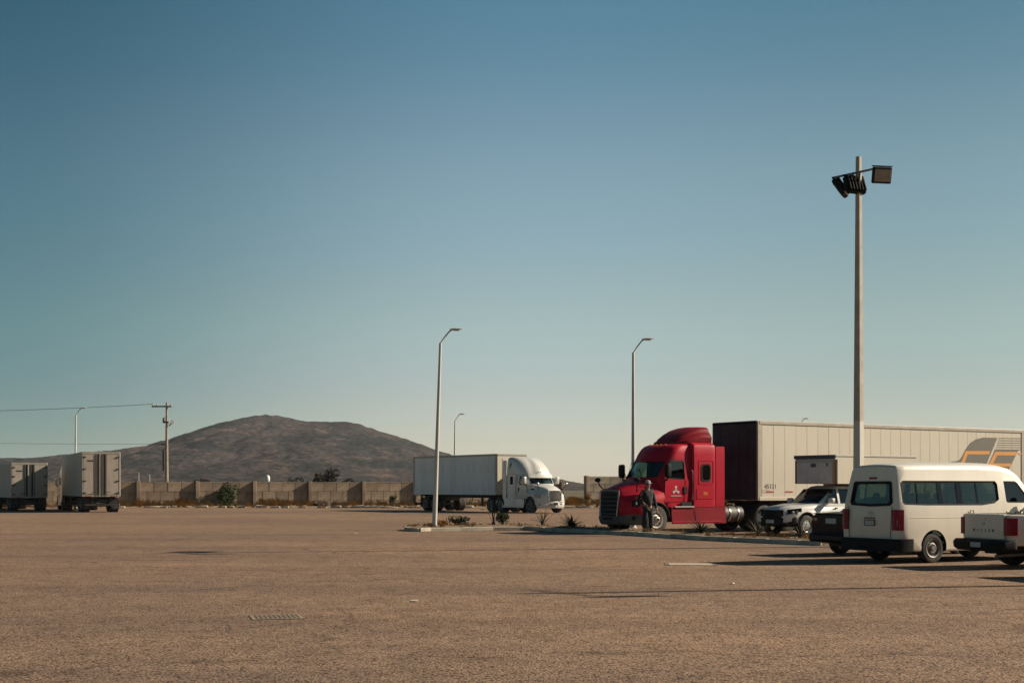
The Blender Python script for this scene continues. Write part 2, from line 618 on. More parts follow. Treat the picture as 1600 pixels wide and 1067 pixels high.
M['trailer_old'] = mk('faded_trailer_doors', (0.54, 0.46, 0.375), 0.6, var=0.08, scale=0.9, dirt=0.34, obrand=0.05)
M['trailer_front'] = mk('shaded_trailer_front', (0.066, 0.070, 0.082), 0.8, var=0.25, scale=0.5, spec=0.2)  # shade on the trailer's front wall is put into this dark colour
M['rail'] = mk('trailer_rail', (0.50, 0.44, 0.36), 0.45, 0.1, var=0.1, scale=2, dirt=0.25)
M['seam'] = mk('trailer_seam', (0.54, 0.485, 0.39), 0.6, var=0.1, scale=2)
M['black'] = mk('black_plastic', (0.014, 0.014, 0.017), 0.75, var=0.2, scale=4, spec=0.2)
M['blackgloss'] = mk('gloss_black', (0.010, 0.010, 0.012), 0.12, var=0.1, scale=4, spec=0.3)
M['grey_plastic'] = mk('grey_bumper_plastic', (0.105, 0.100, 0.108), 0.7, spec=0.3, var=0.15, scale=3, dirt=0.3)
M['rubber'] = mk('tyre_rubber', (0.022, 0.021, 0.020), 0.85, var=0.2, scale=6, dirt=0.35)
M['tankdark'] = mk('dark_tank_aluminium', (0.075, 0.070, 0.066), 0.6, 0.2, var=0.2, scale=4, dirt=0.3)  # metal darker than the other aluminium, with dirt streaks
M['brightrim'] = mk('bright_rim', (0.66, 0.59, 0.50), 0.4, 0.35, var=0.1, scale=6)
M['chassis'] = mk('chassis_steel', (0.025, 0.024, 0.024), 0.7, var=0.2, scale=3, dirt=0.3)
M['chrome'] = mk('polished_aluminium', (0.72, 0.70, 0.66), 0.25, 1.0, var=0.08, scale=5)
M['alu'] = mk('dull_aluminium', (0.55, 0.53, 0.49), 0.45, 0.8, var=0.1, scale=4, dirt=0.2)
M['steel_rim'] = mk('steel_rim', (0.30, 0.29, 0.28), 0.5, 0.6, var=0.15, scale=6, dirt=0.3)
M['interior'] = mk('cab_interior', (0.035, 0.034, 0.034), 0.8, var=0.2, scale=3)
M['seat'] = mk('seat_cloth', (0.05, 0.05, 0.055), 0.9, var=0.2, scale=6)
M['glass'] = mk_glass('tinted_glass', (0.50, 0.55, 0.48))
M['glass_dark'] = mk_glass('dark_tinted_glass', (0.10, 0.11, 0.11))
M['glass_clear'] = mk_glass('windscreen_glass', (0.70, 0.84, 0.74))
M['lamp_red'] = mk('tail_lamp_red', (0.30, 0.008, 0.020), 0.4, var=0.1, scale=10, spec=0.25)
M['lamp_clear'] = mk('headlamp_lens', (0.30, 0.31, 0.32), 0.1, 0.3, var=0.2, scale=14, coat=1.0)
M['amber'] = mk('amber_lens', (0.55, 0.18, 0.03), 0.3, var=0.1, scale=8)
M['plate'] = mk('number_plate', (0.55, 0.55, 0.54), 0.5, var=0.1, scale=10)
M['galv'] = mk('painted_lamp_post', (0.62, 0.59, 0.54), 0.5, 0.0, var=0.08, scale=2, dirt=0.15)
M['pole'] = mk('concrete_pole', (0.52, 0.46, 0.38), 0.85, var=0.12, scale=2.5, bump=0.2, bscale=25)
M['pole_white'] = mk('whitewashed_concrete', (0.70, 0.66, 0.58), 0.85, var=0.06, scale=3, bump=0.2, bscale=25)
M['wood'] = mk('utility_pole_concrete', (0.40, 0.31, 0.25), 0.9, var=0.15, scale=3)
M['floodglass'] = mk('flood_lens', (0.32, 0.27, 0.21), 0.25, 0.4, var=0.15, scale=8, coat=0.5)
M['wire'] = mk('cable', (0.06, 0.06, 0.06), 0.7)
M['navy'] = mk('navy_trim', (0.035, 0.055, 0.095), 0.4, var=0.2, scale=4)
M['boxgrey'] = mk('grey_box_front', (0.78, 0.74, 0.71), 0.5, var=0.12, scale=2.4, dirt=0.2)
M['logo_grey'] = mk('logo_grey_vinyl', (0.125, 0.110, 0.085), 0.55, var=0.05, scale=2)
M['logo_orange'] = mk('logo_orange_vinyl', (0.72, 0.30, 0.045), 0.5, var=0.05, scale=2)
M['redtape'] = mk('red_reflective_tape', (0.42, 0.05, 0.04), 0.4, var=0.1, scale=8)
M['darkpaint'] = mk('black_car_paint', (0.016, 0.015, 0.020), 0.4, var=0.1, scale=2, spec=0.12, coat=0.05)
M['skin'] = mk('skin', (0.36, 0.20, 0.13), 0.6, var=0.05, scale=20)
M['cloth'] = mk('black_jacket', (0.020, 0.022, 0.026), 0.9, var=0.25, scale=14, bump=0.3, bscale=30)
M['trouser'] = mk('dark_trousers', (0.018, 0.019, 0.025), 0.9, var=0.25, scale=14, bump=0.3, bscale=30)
M['cap'] = mk('grey_cap', (0.36, 0.36, 0.35), 0.8, var=0.1, scale=20)
M['hair'] = mk('dark_hair', (0.015, 0.012, 0.010), 0.8)
M['shoe'] = mk('pale_shoe', (0.30, 0.26, 0.22), 0.7, var=0.2, scale=20)
M['leaf'] = mk('shrub_leaf', (0.075, 0.105, 0.035), 0.8, var=0.25, scale=2, spec=0.2)
M['leaf_dark'] = mk('dark_tree_leaf', (0.085, 0.072, 0.052), 0.9, var=0.25, scale=0.6, spec=0.1)
M['agave'] = mk('dry_agave_leaf', (0.105, 0.095, 0.060), 0.8, var=0.25, scale=8, obrand=0.35, spec=0.2)
M['agave_dark'] = mk('green_agave_leaf', (0.050, 0.062, 0.040), 0.8, var=0.25, scale=8, obrand=0.3, spec=0.2)
M['straw'] = mk('dry_grass', (0.52, 0.27, 0.085), 1, var=0.3, scale=0.9, spec=0.05)
M['straw_pale'] = mk('pale_dry_grass', (0.44, 0.30, 0.13), 1, var=0.3, scale=0.9, spec=0.05)
M['bark'] = mk('bark', (0.10, 0.075, 0.05), 0.95, var=0.2, scale=8)
M['tank'] = mk('white_tank', (0.75, 0.74, 0.70), 0.5, var=0.05, scale=1)
M['cover'] = mk('pale_concrete_cover', (0.46, 0.37, 0.27), 0.9, var=0.12, scale=5, bump=0.3, bscale=30)
M['grate'] = mk('rusty_grate', (0.24, 0.175, 0.12), 0.75, 0.2, var=0.2, scale=9)
M['grate_pit'] = mk('grate_pit_dark', (0.12, 0.088, 0.064), 0.95, var=0.2, scale=6)  # darker flat fill under the grate bars
M['grate_rim'] = mk('worn_iron_rim', (0.30, 0.215, 0.145), 0.8, var=0.2, scale=9)
M['stone'] = mk('loose_stone', (0.27, 0.215, 0.165), 0.95, var=0.2, scale=5)
M['rag'] = mk('pale_litter', (0.55, 0.50, 0.43), 0.8, var=0.1, scale=12)
M['oil'] = mk('oil_stain', (0.045, 0.038, 0.036), 0.6, var=0.2, scale=2)

# ------------------------------------------------------------------ ground, lot, hill
gm = MB()
gm.add([(-6500, -200, -0.06), (6500, -200, -0.06), (6500, 9000, -0.06), (-6500, 9000, -0.06)], [(0, 1, 2, 3)])
tag(gm.build('ground', M['plain']), kind='structure')
gm = MB()
gm.add([(-160, -40, 0), (160, -40, 0), (160, 123, 0), (-160, 123, 0)], [(0, 1, 2, 3)])
tag(gm.build('parking_lot', M['asphalt']), kind='structure')

VERGE_Y0, WALL_Y = 122.4, 135.0
def verge_z(x, y):
    t = min(1, max(0, (y - VERGE_Y0) / 2.5))
    return 0.012 + t * 0.10 + 0.06 * t * noise.noise(Vector((x * 0.35, y * 0.5, 3)))
gm = MB()
xs = [-160 + i * 1.6 for i in range(201)]
ys = [VERGE_Y0 + j * 2.4 for j in range(14)]
gm.add([(x, y, verge_z(x, y)) for x in xs for y in ys],
       [(i * 14 + j, (i + 1) * 14 + j, (i + 1) * 14 + j + 1, i * 14 + j + 1) for i in range(200) for j in range(13)])
verge = tag(gm.build('verge', M['dirt']), kind='structure')

# hill: height field with its ridge about two kilometres away
ridge_px = [(-700, 740), (-420, 728), (-200, 718), (-60, 714), (0, 714), (60, 712.5), (97, 709.5), (150, 703.5), (190, 700), (235, 694), (262, 690.5),
            (285, 680), (305, 671), (330, 662), (360, 654), (385, 648.5), (400, 646), (413, 645), (425, 645.8), (450, 650),
            (470, 654), (490, 655.5), (520, 656.5), (545, 657.5), (560, 661), (580, 668), (600, 673.5), (620, 678.5),
            (645, 687), (665, 694), (686, 702), (720, 713), (775, 727), (830, 738), (863, 744), (900, 751.5), (930, 757),
            (970, 761), (1100, 763)]
HD = 2000.0
rx = [AT(p, HD)[0] for p, _ in ridge_px]
rz = [(HZ - y) / F * HD + H for _, y in ridge_px]
def ridge(x):
    if x <= rx[0]: return rz[0]
    for i in range(len(rx) - 1):
        if x <= rx[i + 1]:
            t = (x - rx[i]) / (rx[i + 1] - rx[i])
            return lerp(rz[i], rz[i + 1], t)
    return 0
NX, NY = 420, 200
vs_, fs_ = [], []
for i in range(NX + 1):
    x = rx[0] + (rx[-1] - rx[0]) * i / NX
    for j in range(NY + 1):
        y = 1050 + (2700 - 1050) * j / NY
        d = (y - HD) / (950.0 if y < HD else 700.0)
        prof = max(0, 1 - abs(d)) ** 1.15
        # a nearer shoulder keeps the lower slope gentle, as in the photograph
        z = ridge(x) * prof
        p = Vector((x * 0.012, y * 0.012, 0))
        z += (noise.fractal(p, 1.0, 2.0, 5) * 5.5) * min(1, z / 26) * (0.35 + 0.65 * min(1, abs(d) * 4))
        g_ = 1 - abs(noise.noise(Vector((x * 0.017 + .4 * noise.noise(Vector((x * .01, y * .01, 2))), y * 0.004, 1))))
        z -= (g_ ** 4) * 5.0 * min(1, z / 40) * min(1, abs(d) * 5)
        z += noise.noise(Vector((x * 0.12, y * 0.12, 5))) * 1.4 * min(1, z / 12)
        vs_.append((x, y, z - 2.0))
for i in range(NX):
    for j in range(NY):
        a = i * (NY + 1) + j
        fs_.append((a, a + NY + 1, a + NY + 2, a + 1))
hm = bpy.data.meshes.new('hill')
hm.from_pydata(vs_, [], fs_)
resmooth(hm, 80)
tag(obj('hill', hm, M['hill']), kind='structure')

# ------------------------------------------------------------------ traffic island
isl_front = [G(637, 829.5), G(655, 830.5), G(672, 830), G(720, 829.3), G(770, 828.6), G(820, 828.2), G(850, 829.4), G(880, 831.2), G(910, 832.8),
             G(950, 834.6), G(1000, 837.4), G(1050, 840.6), G(1100, 844), G(1150, 846.4), G(1200, 848.6), G(1250, 850.8), G(1285, 852.2)]
isl_back = [(-4.25, 57.6), (-3.7, 58.3), (-3.0, 58.7), (-1.9, 59.0), (-0.6, 59.2), (0.9, 59.0), (1.8, 58.2), (2.7, 56.8), (3.4, 55.0),
            (4.2, 53.2), (5.35, 51.0), (6.2, 48.8), (7.0, 46.6), (7.7, 45.3), (8.4, 44.2), (9.2, 43.0), (9.8, 42.2)]
KH = 0.15
island = MB()
n = len(isl_front)
rings_ = []
for (a, b) in zip(isl_front, isl_back):
    row = []
    for k in range(7):
        t = k / 6
        x, y = lerp(a[0], b[0], t), lerp(a[1], b[1], t)
        z = 0.10 + 0.09 * math.sin(math.pi * t) + 0.03 * noise.noise(Vector((x * 2, y * 2, 0)))
        row.append((x, y, z))
    rings_.append([(row[0][0], row[0][1], 0.0)] + row + [(row[-1][0], row[-1][1], 0.0)])
island.rings(rings_, cap=(True, True), closed=False)
isl = tag(island.build('traffic_island', M['soil'], angle=50), kind='structure')
def kerb_run(pts, parent, mat, step=1.0, h=KH, w=0.16, name='kerb_block'):
    acc = []
    for a, b in zip(pts, pts[1:]):
        d = math.dist(a, b)
        k = max(1, round(d / step))
        for i in range(k):
            p = (lerp(a[0], b[0], i / k), lerp(a[1], b[1], i / k))
            q = (lerp(a[0], b[0], (i + 1) / k), lerp(a[1], b[1], (i + 1) / k))
            acc.append((p, q))
    me = MB().box((0, 0, h / 2), (1, w, h), 0.015).mesh(name)
    me.materials.append(mat)
    for p, q in acc:
        ang = math.atan2(q[1] - p[1], q[0] - p[0])
        L_ = math.dist(p, q) - 0.012
        inst(name, me, parent, ((p[0] + q[0]) / 2, (p[1] + q[1]) / 2, random.uniform(-0.012, 0.006)),
             (random.uniform(-.02, .02), random.uniform(-.006, .006), ang + random.uniform(-.012, .012)), (L_, 1, 1))
kerb_run(isl_front, isl, M['kerb'], 0.95)
kerb_run(list(reversed(isl_back)), isl, M['kerb'], 0.95)
kerb_run([isl_back[0], isl_front[0]], isl, M['kerb'], 0.7, h=0.17, w=0.22)

# broken kerb stones along the far edge of the lot
kme = []
for k in range(4):
    mb = MB().box((0, 0, 0.07), (1.0, 0.22, 0.18), 0.03)
    mb.v = [(x + random.uniform(-.05, .05), y + random.uniform(-.03, .03), z + random.uniform(-.03, .03)) for x, y, z in mb.v]
    me = mb.mesh('kerb_stone', 50)
    me.materials.append(M['kerb_old'])
    kme.append(me)
x = -60.0
while x < 34:
    L_ = random.uniform(0.6, 1.5)
    if random.random() < 0.72:
        inst('kerb_stone', random.choice(kme), verge, (x + L_ / 2, VERGE_Y0 - 0.1 + random.uniform(-.12, .15), random.uniform(-.09, 0.03)),
             (random.uniform(-.15, .15), random.uniform(-.05, .05), random.uniform(-.12, .12)), (L_, 1, random.uniform(.8, 1.3)))
    x += L_ + random.choice((0.04, 0.1, 0.3, 0.9))

# ------------------------------------------------------------------ block walls
def block_wall(label, pillars, y, ztop, course, nblk, bmat, seammat, pw=0.34):
    w = empty('block_wall', label, 'wall')
    w.location = (pillars[0], y, 0)
    ncourse = math.ceil(ztop / course)
    x0 = pillars[0]
    core = MB()
    core.box(((pillars[-1] - x0) / 2, 0.02, ztop / 2 - 0.012), (pillars[-1] - x0, 0.10, ztop - 0.024))
    core.build('mortar_core', seammat, w)
    cope = MB()
    cope.box(((pillars[-1] - x0) / 2, 0.0, ztop + 0.02), (pillars[-1] - x0, 0.22, 0.05), 0.01)
    cope.build('coping', bmat, w)
    pm = MB().box((0, -0.10, ztop / 2 + 0.05), (pw, 0.60, ztop + 0.12), 0.02).mesh('pillar')
    pm.materials.append(bmat)
    for p in pillars:
        inst('pillar', pm, w, (p - x0, 0, 0))
    bw = (pillars[1] - pillars[0] - pw) / nblk
    meshes = {}
    def blk(wd, ht):
        k = (round(wd, 2), round(ht, 2))
        if k not in meshes:
            mb = MB().box((0, 0, 0), (wd - 0.045, 0.19, ht - 0.045), 0.012)
            me = mb.mesh('block')
            me.materials.append(bmat)
            meshes[k] = me
        return meshes[k]
    for a, b in zip(pillars, pillars[1:]):
        a2, b2 = a + pw / 2, b - pw / 2
        for c in range(ncourse):
            zt = ztop - c * course
            ht = min(course, zt)
            if ht < 0.1: continue
            edges = [a2 + i * bw for i in range(nblk + 1)] if c % 2 == 0 else [a2] + [a2 + (i + .5) * bw for i in range(nblk)] + [b2]
            edges = [e for e in edges if e < b2 - 0.05] + [b2]
            for e0, e1 in zip(edges, edges[1:]):
                if e1 - e0 < 0.08: continue
                inst('block', blk(e1 - e0, ht), w, ((e0 + e1) / 2 - x0, random.uniform(-.012, .012), zt - ht / 2),
                     (random.uniform(-.006, .006), 0, random.uniform(-.006, .006)))
    return w
WA = R(24)
WD = Vector((math.cos(WA), math.sin(WA)))
WP = Vector((-22.7, 133.0))                    # a point of the long wall; distances run along it
def wall_at(t, **k):
    w = block_wall(*k.pop('a'))
    p_ = WP + WD * t
    w.location = (p_.x, p_.y, 0)
    w.rotation_euler = (0, 0, WA)
T0 = -12.06
wall_at(T0 - 5.3 * 3, a=('long low brown concrete block wall with pillars, below the hill', [5.3 * k for k in range(0, 12)], 0, 2.24, 0.86, 4, M['block'], M['mortar']))
wall_at(33.2, a=('taller grey block wall with pale joints behind the red truck', [5.4 * k for k in range(0, 6)], 0, 2.88, 0.79, 4, M['block_grey'], M['mortar']))

# ------------------------------------------------------------------ lamps and poles
def street_lamp(label, xy, lean=0.0, hgt=8.0, thick=1.0, zb=0.0):
    o = empty('street_lamp', label, 'street lamp', 'curved-arm street lamps around the lot')
    k = hgt / 8.0
    mb = MB()
    mb.tube([(0, 0, 0), (0, 0, 0.25 * k), (0, 0, 7.4 * k)], [0.105 * thick, 0.10 * thick, 0.055 * thick], 12)
    mb.build('pole', M['galv'], o)
    MB().lathe_z([(0.16, 0), (0.16, 0.03), (0.12, 0.05), (0.11, 0.10)], n=10).build('base_plate', M['galv'], o)
    mb = MB()
    mb.tube([(0, 0, 7.2 * k), (0.02, 0, 7.42 * k), (0.16, 0, 7.64 * k), (0.33, 0, 7.86 * k), (0.42, 0, 7.93 * k)], 0.032 * thick, 8)
    mb.build('arm', M['galv'], o)
    mb = MB()
    rs = []
    for t, w, hh in ((0, .05, .045), (.08, .10, .075), (.25, .13, .085), (.40, .11, .06), (.50, .04, .03)):
        rs.append([(0.36 + t, w * math.cos(a) * thick, 7.95 * k + t * 0.10 + hh * 0.6 * math.sin(a)) for a in [i * math.pi / 5 for i in range(10)]])
    mb.rings(rs)
    hd = mb.build('lamp_head', M['galv'], o)
    MB().box((0.62, 0, 7.93 * k), (0.22, 0.16, 0.03), 0.008).build('lens', M['floodglass'], hd)
    o.location = (xy[0], xy[1], zb)
    o.rotation_euler = (0, R(lean), 0)
    return o
street_lamp('white lamp post leaning slightly right at the left end of the kerbed island', (G(679, 822, .15)[0], 57.2), 1.85, 8.0, 1.0, 0.12)
street_lamp('lamp post rising behind the bonnet of the red truck', AT(989.5, 60.2), 0.0, 8.02)
street_lamp('distant lamp post rising behind the white truck trailer', AT(709.5, 124), 0.6, 8.2)
street_lamp('distant lamp post rising behind the tall trailer on the left', AT(117.5, 113), 0.4, 8.1)
street_lamp('lamp head just peeping over the roof of the long cream trailer', AT(1249, 131), 0.2, 8.15)

def floodlight(parent, loc, yaw, pitch, k_=1.0):
    hd = MB()
    m = Matrix.Translation(loc) @ Matrix.Rotation(yaw, 4, 'Z') @ Matrix.Rotation(pitch, 4, 'Y') @ Matrix.Scale(k_, 4)
    hd.box((0, 0, 0), (0.14, 0.56, 0.46), 0.03, m)
    for k in range(6):
        hd.box((-0.10, -0.22 + k * 0.088, 0), (0.08, 0.02, 0.40), 0, m)
    hd.box((-0.02, 0, 0.25), (0.05, 0.60, 0.03), 0, m)
    h = hd.build('floodlight', M['black'], parent)
    ln = MB().box((0.072, 0, -0.01), (0.012, 0.48, 0.34), 0.004, m)
    ln.build('lens', M['floodglass'], h)
    return h
def tall_pole(label, xy, group=None, lamps=3):
    o = empty('floodlight_pole', label, 'light pole', group)
    place(o, xy)
    mb = MB()
    def sq(z, w):
        c = w * 0.22
        pts = [(-w + c, -w), (w - c, -w), (w, -w + c), (w, w - c), (w - c, w), (-w + c, w), (-w, w - c), (-w, -w + c)]
        a = R(38)
        return [(x * math.cos(a) - y * math.sin(a), x * math.sin(a) + y * math.cos(a), z) for x, y in pts]
    mb.rings([sq(0, .132), sq(3.6, .114)])
    mb.mat(1).rings([sq(3.6, .1135), sq(11.2, .066)])
    mb.build('pole', [M['pole_white'], M['pole']], o, 20)
    d = Vector((1.16, -1.5, 0)).normalized()
    c = Vector((0, 0, 10.72)) + Vector((d.y, -d.x, 0)) * 0.13
    mb = MB().tube([c - d * 0.85, c + d * 1.0], 0.032, 8)
    arm = mb.build('crossarm', M['steel_rim'], o)
    for t in (-0.8, -0.1, 0.8):
        MB().tube([c + d * t, c + d * t + Vector((0, 0, -0.22))], 0.025, 6).build('bracket', M['black'], arm)
    MB().tube([c + d * 0.15 + Vector((0, 0, .02)), Vector((0.0, 0, 10.25))], 0.02, 6).build('brace', M['black'], arm)
    floodlight(o, c + d * 0.92 + Vector((-0.02, -0.05, -0.24)), R(-80), R(12))
    if lamps == 1:
        return o
    floodlight(o, c - d * 0.72 + Vector((0.12, 0, -0.32)), R(158), R(34), 1.15)
    floodlight(o, c + d * 0.1 + Vector((-0.08, 0.16, -0.34)), R(112), R(22), 1.15)
    return o
tall_pole('tall concrete floodlight pole with three lamps behind the white van', (9.97, 40.9), 'tall floodlight poles')
tall_pole('floodlight pole past the right edge, its thin shadow crossing the near asphalt', (19.4, 26.7), 'tall floodlight poles', 1)

def utility_pole(label, xy):
    o = empty('utility_pole', label, 'utility pole')
    place(o, xy)
    MB().tube([(0, 0, 0), (0.0, 0, 10.0)], [0.19, 0.10], 10).build('pole', M['wood'], o)
    MB().box((-0.5, 0, 9.62), (1.9, 0.12, 0.13), 0.01).build('crossarm', M['chassis'], o)
    for x in (-1.35, -0.95, 0.40):
        MB().lathe_z([(.05, 0), (.07, .06), (.04, .10), (.06, .15), (.02, .2)], (x, 0, 9.69), 8).build('insulator', M['seam'], o)
    MB().box((-0.1, 0, 8.1), (0.55, 0.3, 0.16), 0.02).build('bracket', M['chassis'], o)
    MB().lathe_z([(.10, 0), (.16, .04), (.16, .34), (.05, .40)], (-0.22, -0.1, 8.15), 10).build('transformer', M['steel_rim'], o)
    mb = MB()
    for k in range(5):
        a = R(35 + k * 12)
        mb.tube([(0.2, 0, 7.7), (0.2 + 0.75 * math.cos(a), 0.1 * k - .2, 7.7 + 0.75 * math.sin(a))], 0.022, 5)
    mb.tube([(0.45, -0.2, 8.15), (0.72, 0.2, 7.75)], 0.02, 5)
    mb.tube([(0.65, -0.2, 8.35), (0.9, 0.2, 7.95)], 0.02, 5)
    mb.build('fuse_cutout', M['alu'], o)
    MB().tube([(-0.32, -0.05, 5.4), (-0.32, -0.05, 3.4)], 0.07, 8).build('conduit', M['chassis'], o)
    MB().box((-0.25, 0, 5.95), (0.5, 0.1, 0.1), 0.01).build('lower_bracket', M['chassis'], o)
    return o
UP = AT(260.5, 138)
utility_pole('tall utility pole with crossarm standing behind the block wall', UP)
def cable(label, a, b, sag, r=0.022):
    pts = []
    for k in range(25):
        t = k / 24
        p = Vector(a).lerp(Vector(b), t)
        p.z -= sag * 4 * t * (1 - t)
        pts.append(p)
    tag(MB().tube(pts, r, 5).build('overhead_cable', M['wire']), label, 'cable')
ZW = lambda py, D: (HZ - py) / F * D + H
cable('upper overhead cable reaching the utility pole crossarm from the left', (AT(-330, 138)[0], 138, ZW(643, 138)), (UP[0] - 1.3, 138, 9.86), 0.35)
cable('lower overhead cable reaching the middle of the utility pole from the left', (AT(-330, 138)[0], 138, ZW(680, 138)), (UP[0] - 0.4, 138, 6.0), 0.30, 0.014)

# ------------------------------------------------------------------ wheels
def wheel(parent, x, y, R_, W, side, rim_r, rim_mat, truck=True, holes=10):
    """side = +1 outer face towards +y"""
    t = MB()
    hw = W / 2
    prof = [(rim_r, -hw * .8), (rim_r + .03, -hw), (R_ * .86, -hw * 1.02), (R_ * .97, -hw * .92), (R_, -hw * .7)]
    for g in (-.42, 0.0, .42):
        prof += [(R_, hw * (g - .06)), (R_ - .014, hw * (g - .04)), (R_ - .014, hw * (g + .04)), (R_, hw * (g + .06))]
    prof += [(R_, hw * .7), (R_ * .97, hw * .92), (R_ * .86, hw * 1.02), (rim_r + .03, hw), (rim_r, hw * .8)]
    t.lathe_y(prof, (x, y, R_), 30)
    w = t.build('wheel', M['rubber'], parent)
    m = MB()
    o = y + side * hw
    s = side
    if truck:
        pr = [(rim_r + .015, o - s * .01), (rim_r + .012, o + s * .012), (rim_r - .02, o + s * .005), (rim_r - .035, o - s * .05), (rim_r * .86, o - s * .065),
              (rim_r * .50, o - s * .03), (rim_r * .46, o + s * .03), (rim_r * .36, o + s * .035), (rim_r * .34, o + s * .09), (rim_r * .20, o + s * .11),
              (0.001, o + s * .112), (0.001, o - s * .12), (rim_r, o - s * .12)]
        pr = [(r, yy - y) for r, yy in pr]
        m.lathe_y(pr, (x, y, R_), 30)
        m.mat(1)
        for k in range(holes):
            a = 2 * math.pi * k / holes
            c = Vector((x + rim_r * .70 * math.cos(a), o - s * .052, R_ + rim_r * .70 * math.sin(a)))
            m.cyl(c, c + Vector((0, s * .012, 0)), .032, n=10)
            c = Vector((x + rim_r * .41 * math.cos(a + .3), o + s * .03, R_ + rim_r * .41 * math.sin(a + .3)))
            m.cyl(c, c + Vector((0, s * .03, 0)), .014, n=6)
        m.cyl((x, o + s * .08, R_), (x, o + s * .125, R_), rim_r * .19, n=12)
    else:
        pr = [(rim_r + .012, o - s * .01), (rim_r + .01, o + s * .008), (rim_r - .015, o), (rim_r - .03, o - s * .035), (rim_r * .72, o - s * .03),
              (rim_r * .45, o - s * .012), (rim_r * .3, o - s * .02), (rim_r * .26, o + s * .005), (0.001, o + s * .008), (0.001, o - s * .1), (rim_r, o - s * .1)]
        pr = [(r, yy - y) for r, yy in pr]
        m.lathe_y(pr, (x, y, R_), 28)
        m.mat(1)
        for k in range(holes):
            a = 2 * math.pi * (k + .5) / holes
            c = Vector((x + rim_r * .66 * math.cos(a), o - s * .028, R_ + rim_r * .66 * math.sin(a)))
            m.cyl(c, c + Vector((0, s * .006, 0)), rim_r * .10, n=10)
        for k in range(5):
            a = 2 * math.pi * k / 5
            c = Vector((x + rim_r * .34 * math.cos(a), o - s * .02, R_ + rim_r * .34 * math.sin(a)))
            m.cyl(c, c + Vector((0, s * .015, 0)), .010, n=6)
    m.build('rim', [rim_mat, M['black']], w)
    return w

# ------------------------------------------------------------------ lofted bodies
def vloft_ring(z, xf, xb, w, rf, bulge, rb=0.06):
    half = [(xb, 0), (xb, (w - rb) * .5)]
    for k in range(4):
        a = math.pi - k * math.pi / 6
        half.append((xb + rb + rb * math.cos(a), w - rb + rb * math.sin(a)))
    xs0, xs1 = xb + rb, xf - bulge - rf
    for t in (.2, .4, .6, .8):
        half.append((lerp(xs0, xs1, t), w))
    for k in range(7):
        a = math.pi / 2 - k * math.pi / 12
        half.append((xf - bulge - rf + rf * math.cos(a), w - rf + rf * math.sin(a)))
    for t in (.66, .33):
        half.append((xf - bulge * t * t, (w - rf) * t))
    half.append((xf, 0))
    ring = [(x, y, z) for x, y in half] + [(x, -y, z) for x, y in half[-2:0:-1]]
    return ring
def vloft(levels, rb=0.06):
    mb = MB()
    mb.rings([vloft_ring(*l, rb=rb) for l in levels])
    return mb
def front_x(levels, z, y):
    xf, xb, w, rf, bulge = interp(levels, z)
    y = abs(y)
    if y <= w - rf:
        return xf - bulge * (y / max(1e-6, w - rf)) ** 2
    q = max(0, rf * rf - (y - (w - rf)) ** 2)
    return xf - bulge - rf + math.sqrt(q)

def xsec(zb, zt, wb, zm, wm, wt, rb, rt, crown):
    h = [(0, zb), ((wb - rb) * .6, zb)]
    for k in range(3):
        a = -math.pi / 2 + k * math.pi / 4
        h.append((wb - rb + rb * math.cos(a), zb + rb + rb * math.sin(a)))
    z0, z1 = zb + rb, zt - rt
    zmm = min(max(zm, z0 + .02), z1 - .02)
    h += [(lerp(wb, wm, .6), lerp(z0, zmm, .5)), (wm, zmm), (lerp(wm, wt, .28), lerp(zmm, z1, .4)), (lerp(wm, wt, .62), lerp(zmm, z1, .72))]
    for k in range(5):
        a = k * math.pi / 8
        h.append((wt - rt + rt * math.cos(a), z1 + rt * math.sin(a)))
    h += [((wt - rt) * .66, zt + crown * .55), ((wt - rt) * .33, zt + crown * .9), (0, zt + crown)]
    return h
def xloft(st, deform=None):
    """st rows: x, zb, zt, wb, zm, wm, wt, rb, rt, crown"""
    rs = []
    for row in st:
        h = xsec(*row[1:])
        ring = [(row[0], y, z) for y, z in h] + [(row[0], -y, z) for y, z in h[-2:0:-1]]
        if deform:
            ring = [deform(*p) for p in ring]
        rs.append(ring)
    mb = MB()
    mb.rings(rs)
    return mb
def side_w(st, x, z):
    zb, zt, wb, zm, wm, wt, rb, rt, cr = interp(st, x)
    z0, z1 = zb + rb, zt - rt
    if z <= zm:
        return lerp(wb, wm, min(1, max(0, (z - z0) / max(.01, zm - z0))))
    return lerp(wm, wt, min(1, max(0, (z - zm) / max(.01, z1 - zm))))

def rrect(x0, x1, z0, z1, r=0.05, n=4):
    pts = []
    for cx, cz, a0 in ((x1 - r, z1 - r, 0), (x0 + r, z1 - r, 90), (x0 + r, z0 + r, 180), (x1 - r, z0 + r, 270)):
        for k in range(n):
            a = R(a0 + 90 * k / (n - 1))
            pts.append((cx + r * math.cos(a), cz + r * math.sin(a)))
    return pts
def inset(poly, d):
    cx = sum(p[0] for p in poly) / len(poly)
    cz = sum(p[1] for p in poly) / len(poly)
    w = max(p[0] for p in poly) - min(p[0] for p in poly)
    h = max(p[1] for p in poly) - min(p[1] for p in poly)
    return [(cx + (x - cx) * (1 - 2 * d / w), cz + (z - cz) * (1 - 2 * d / h)) for x, z in poly]

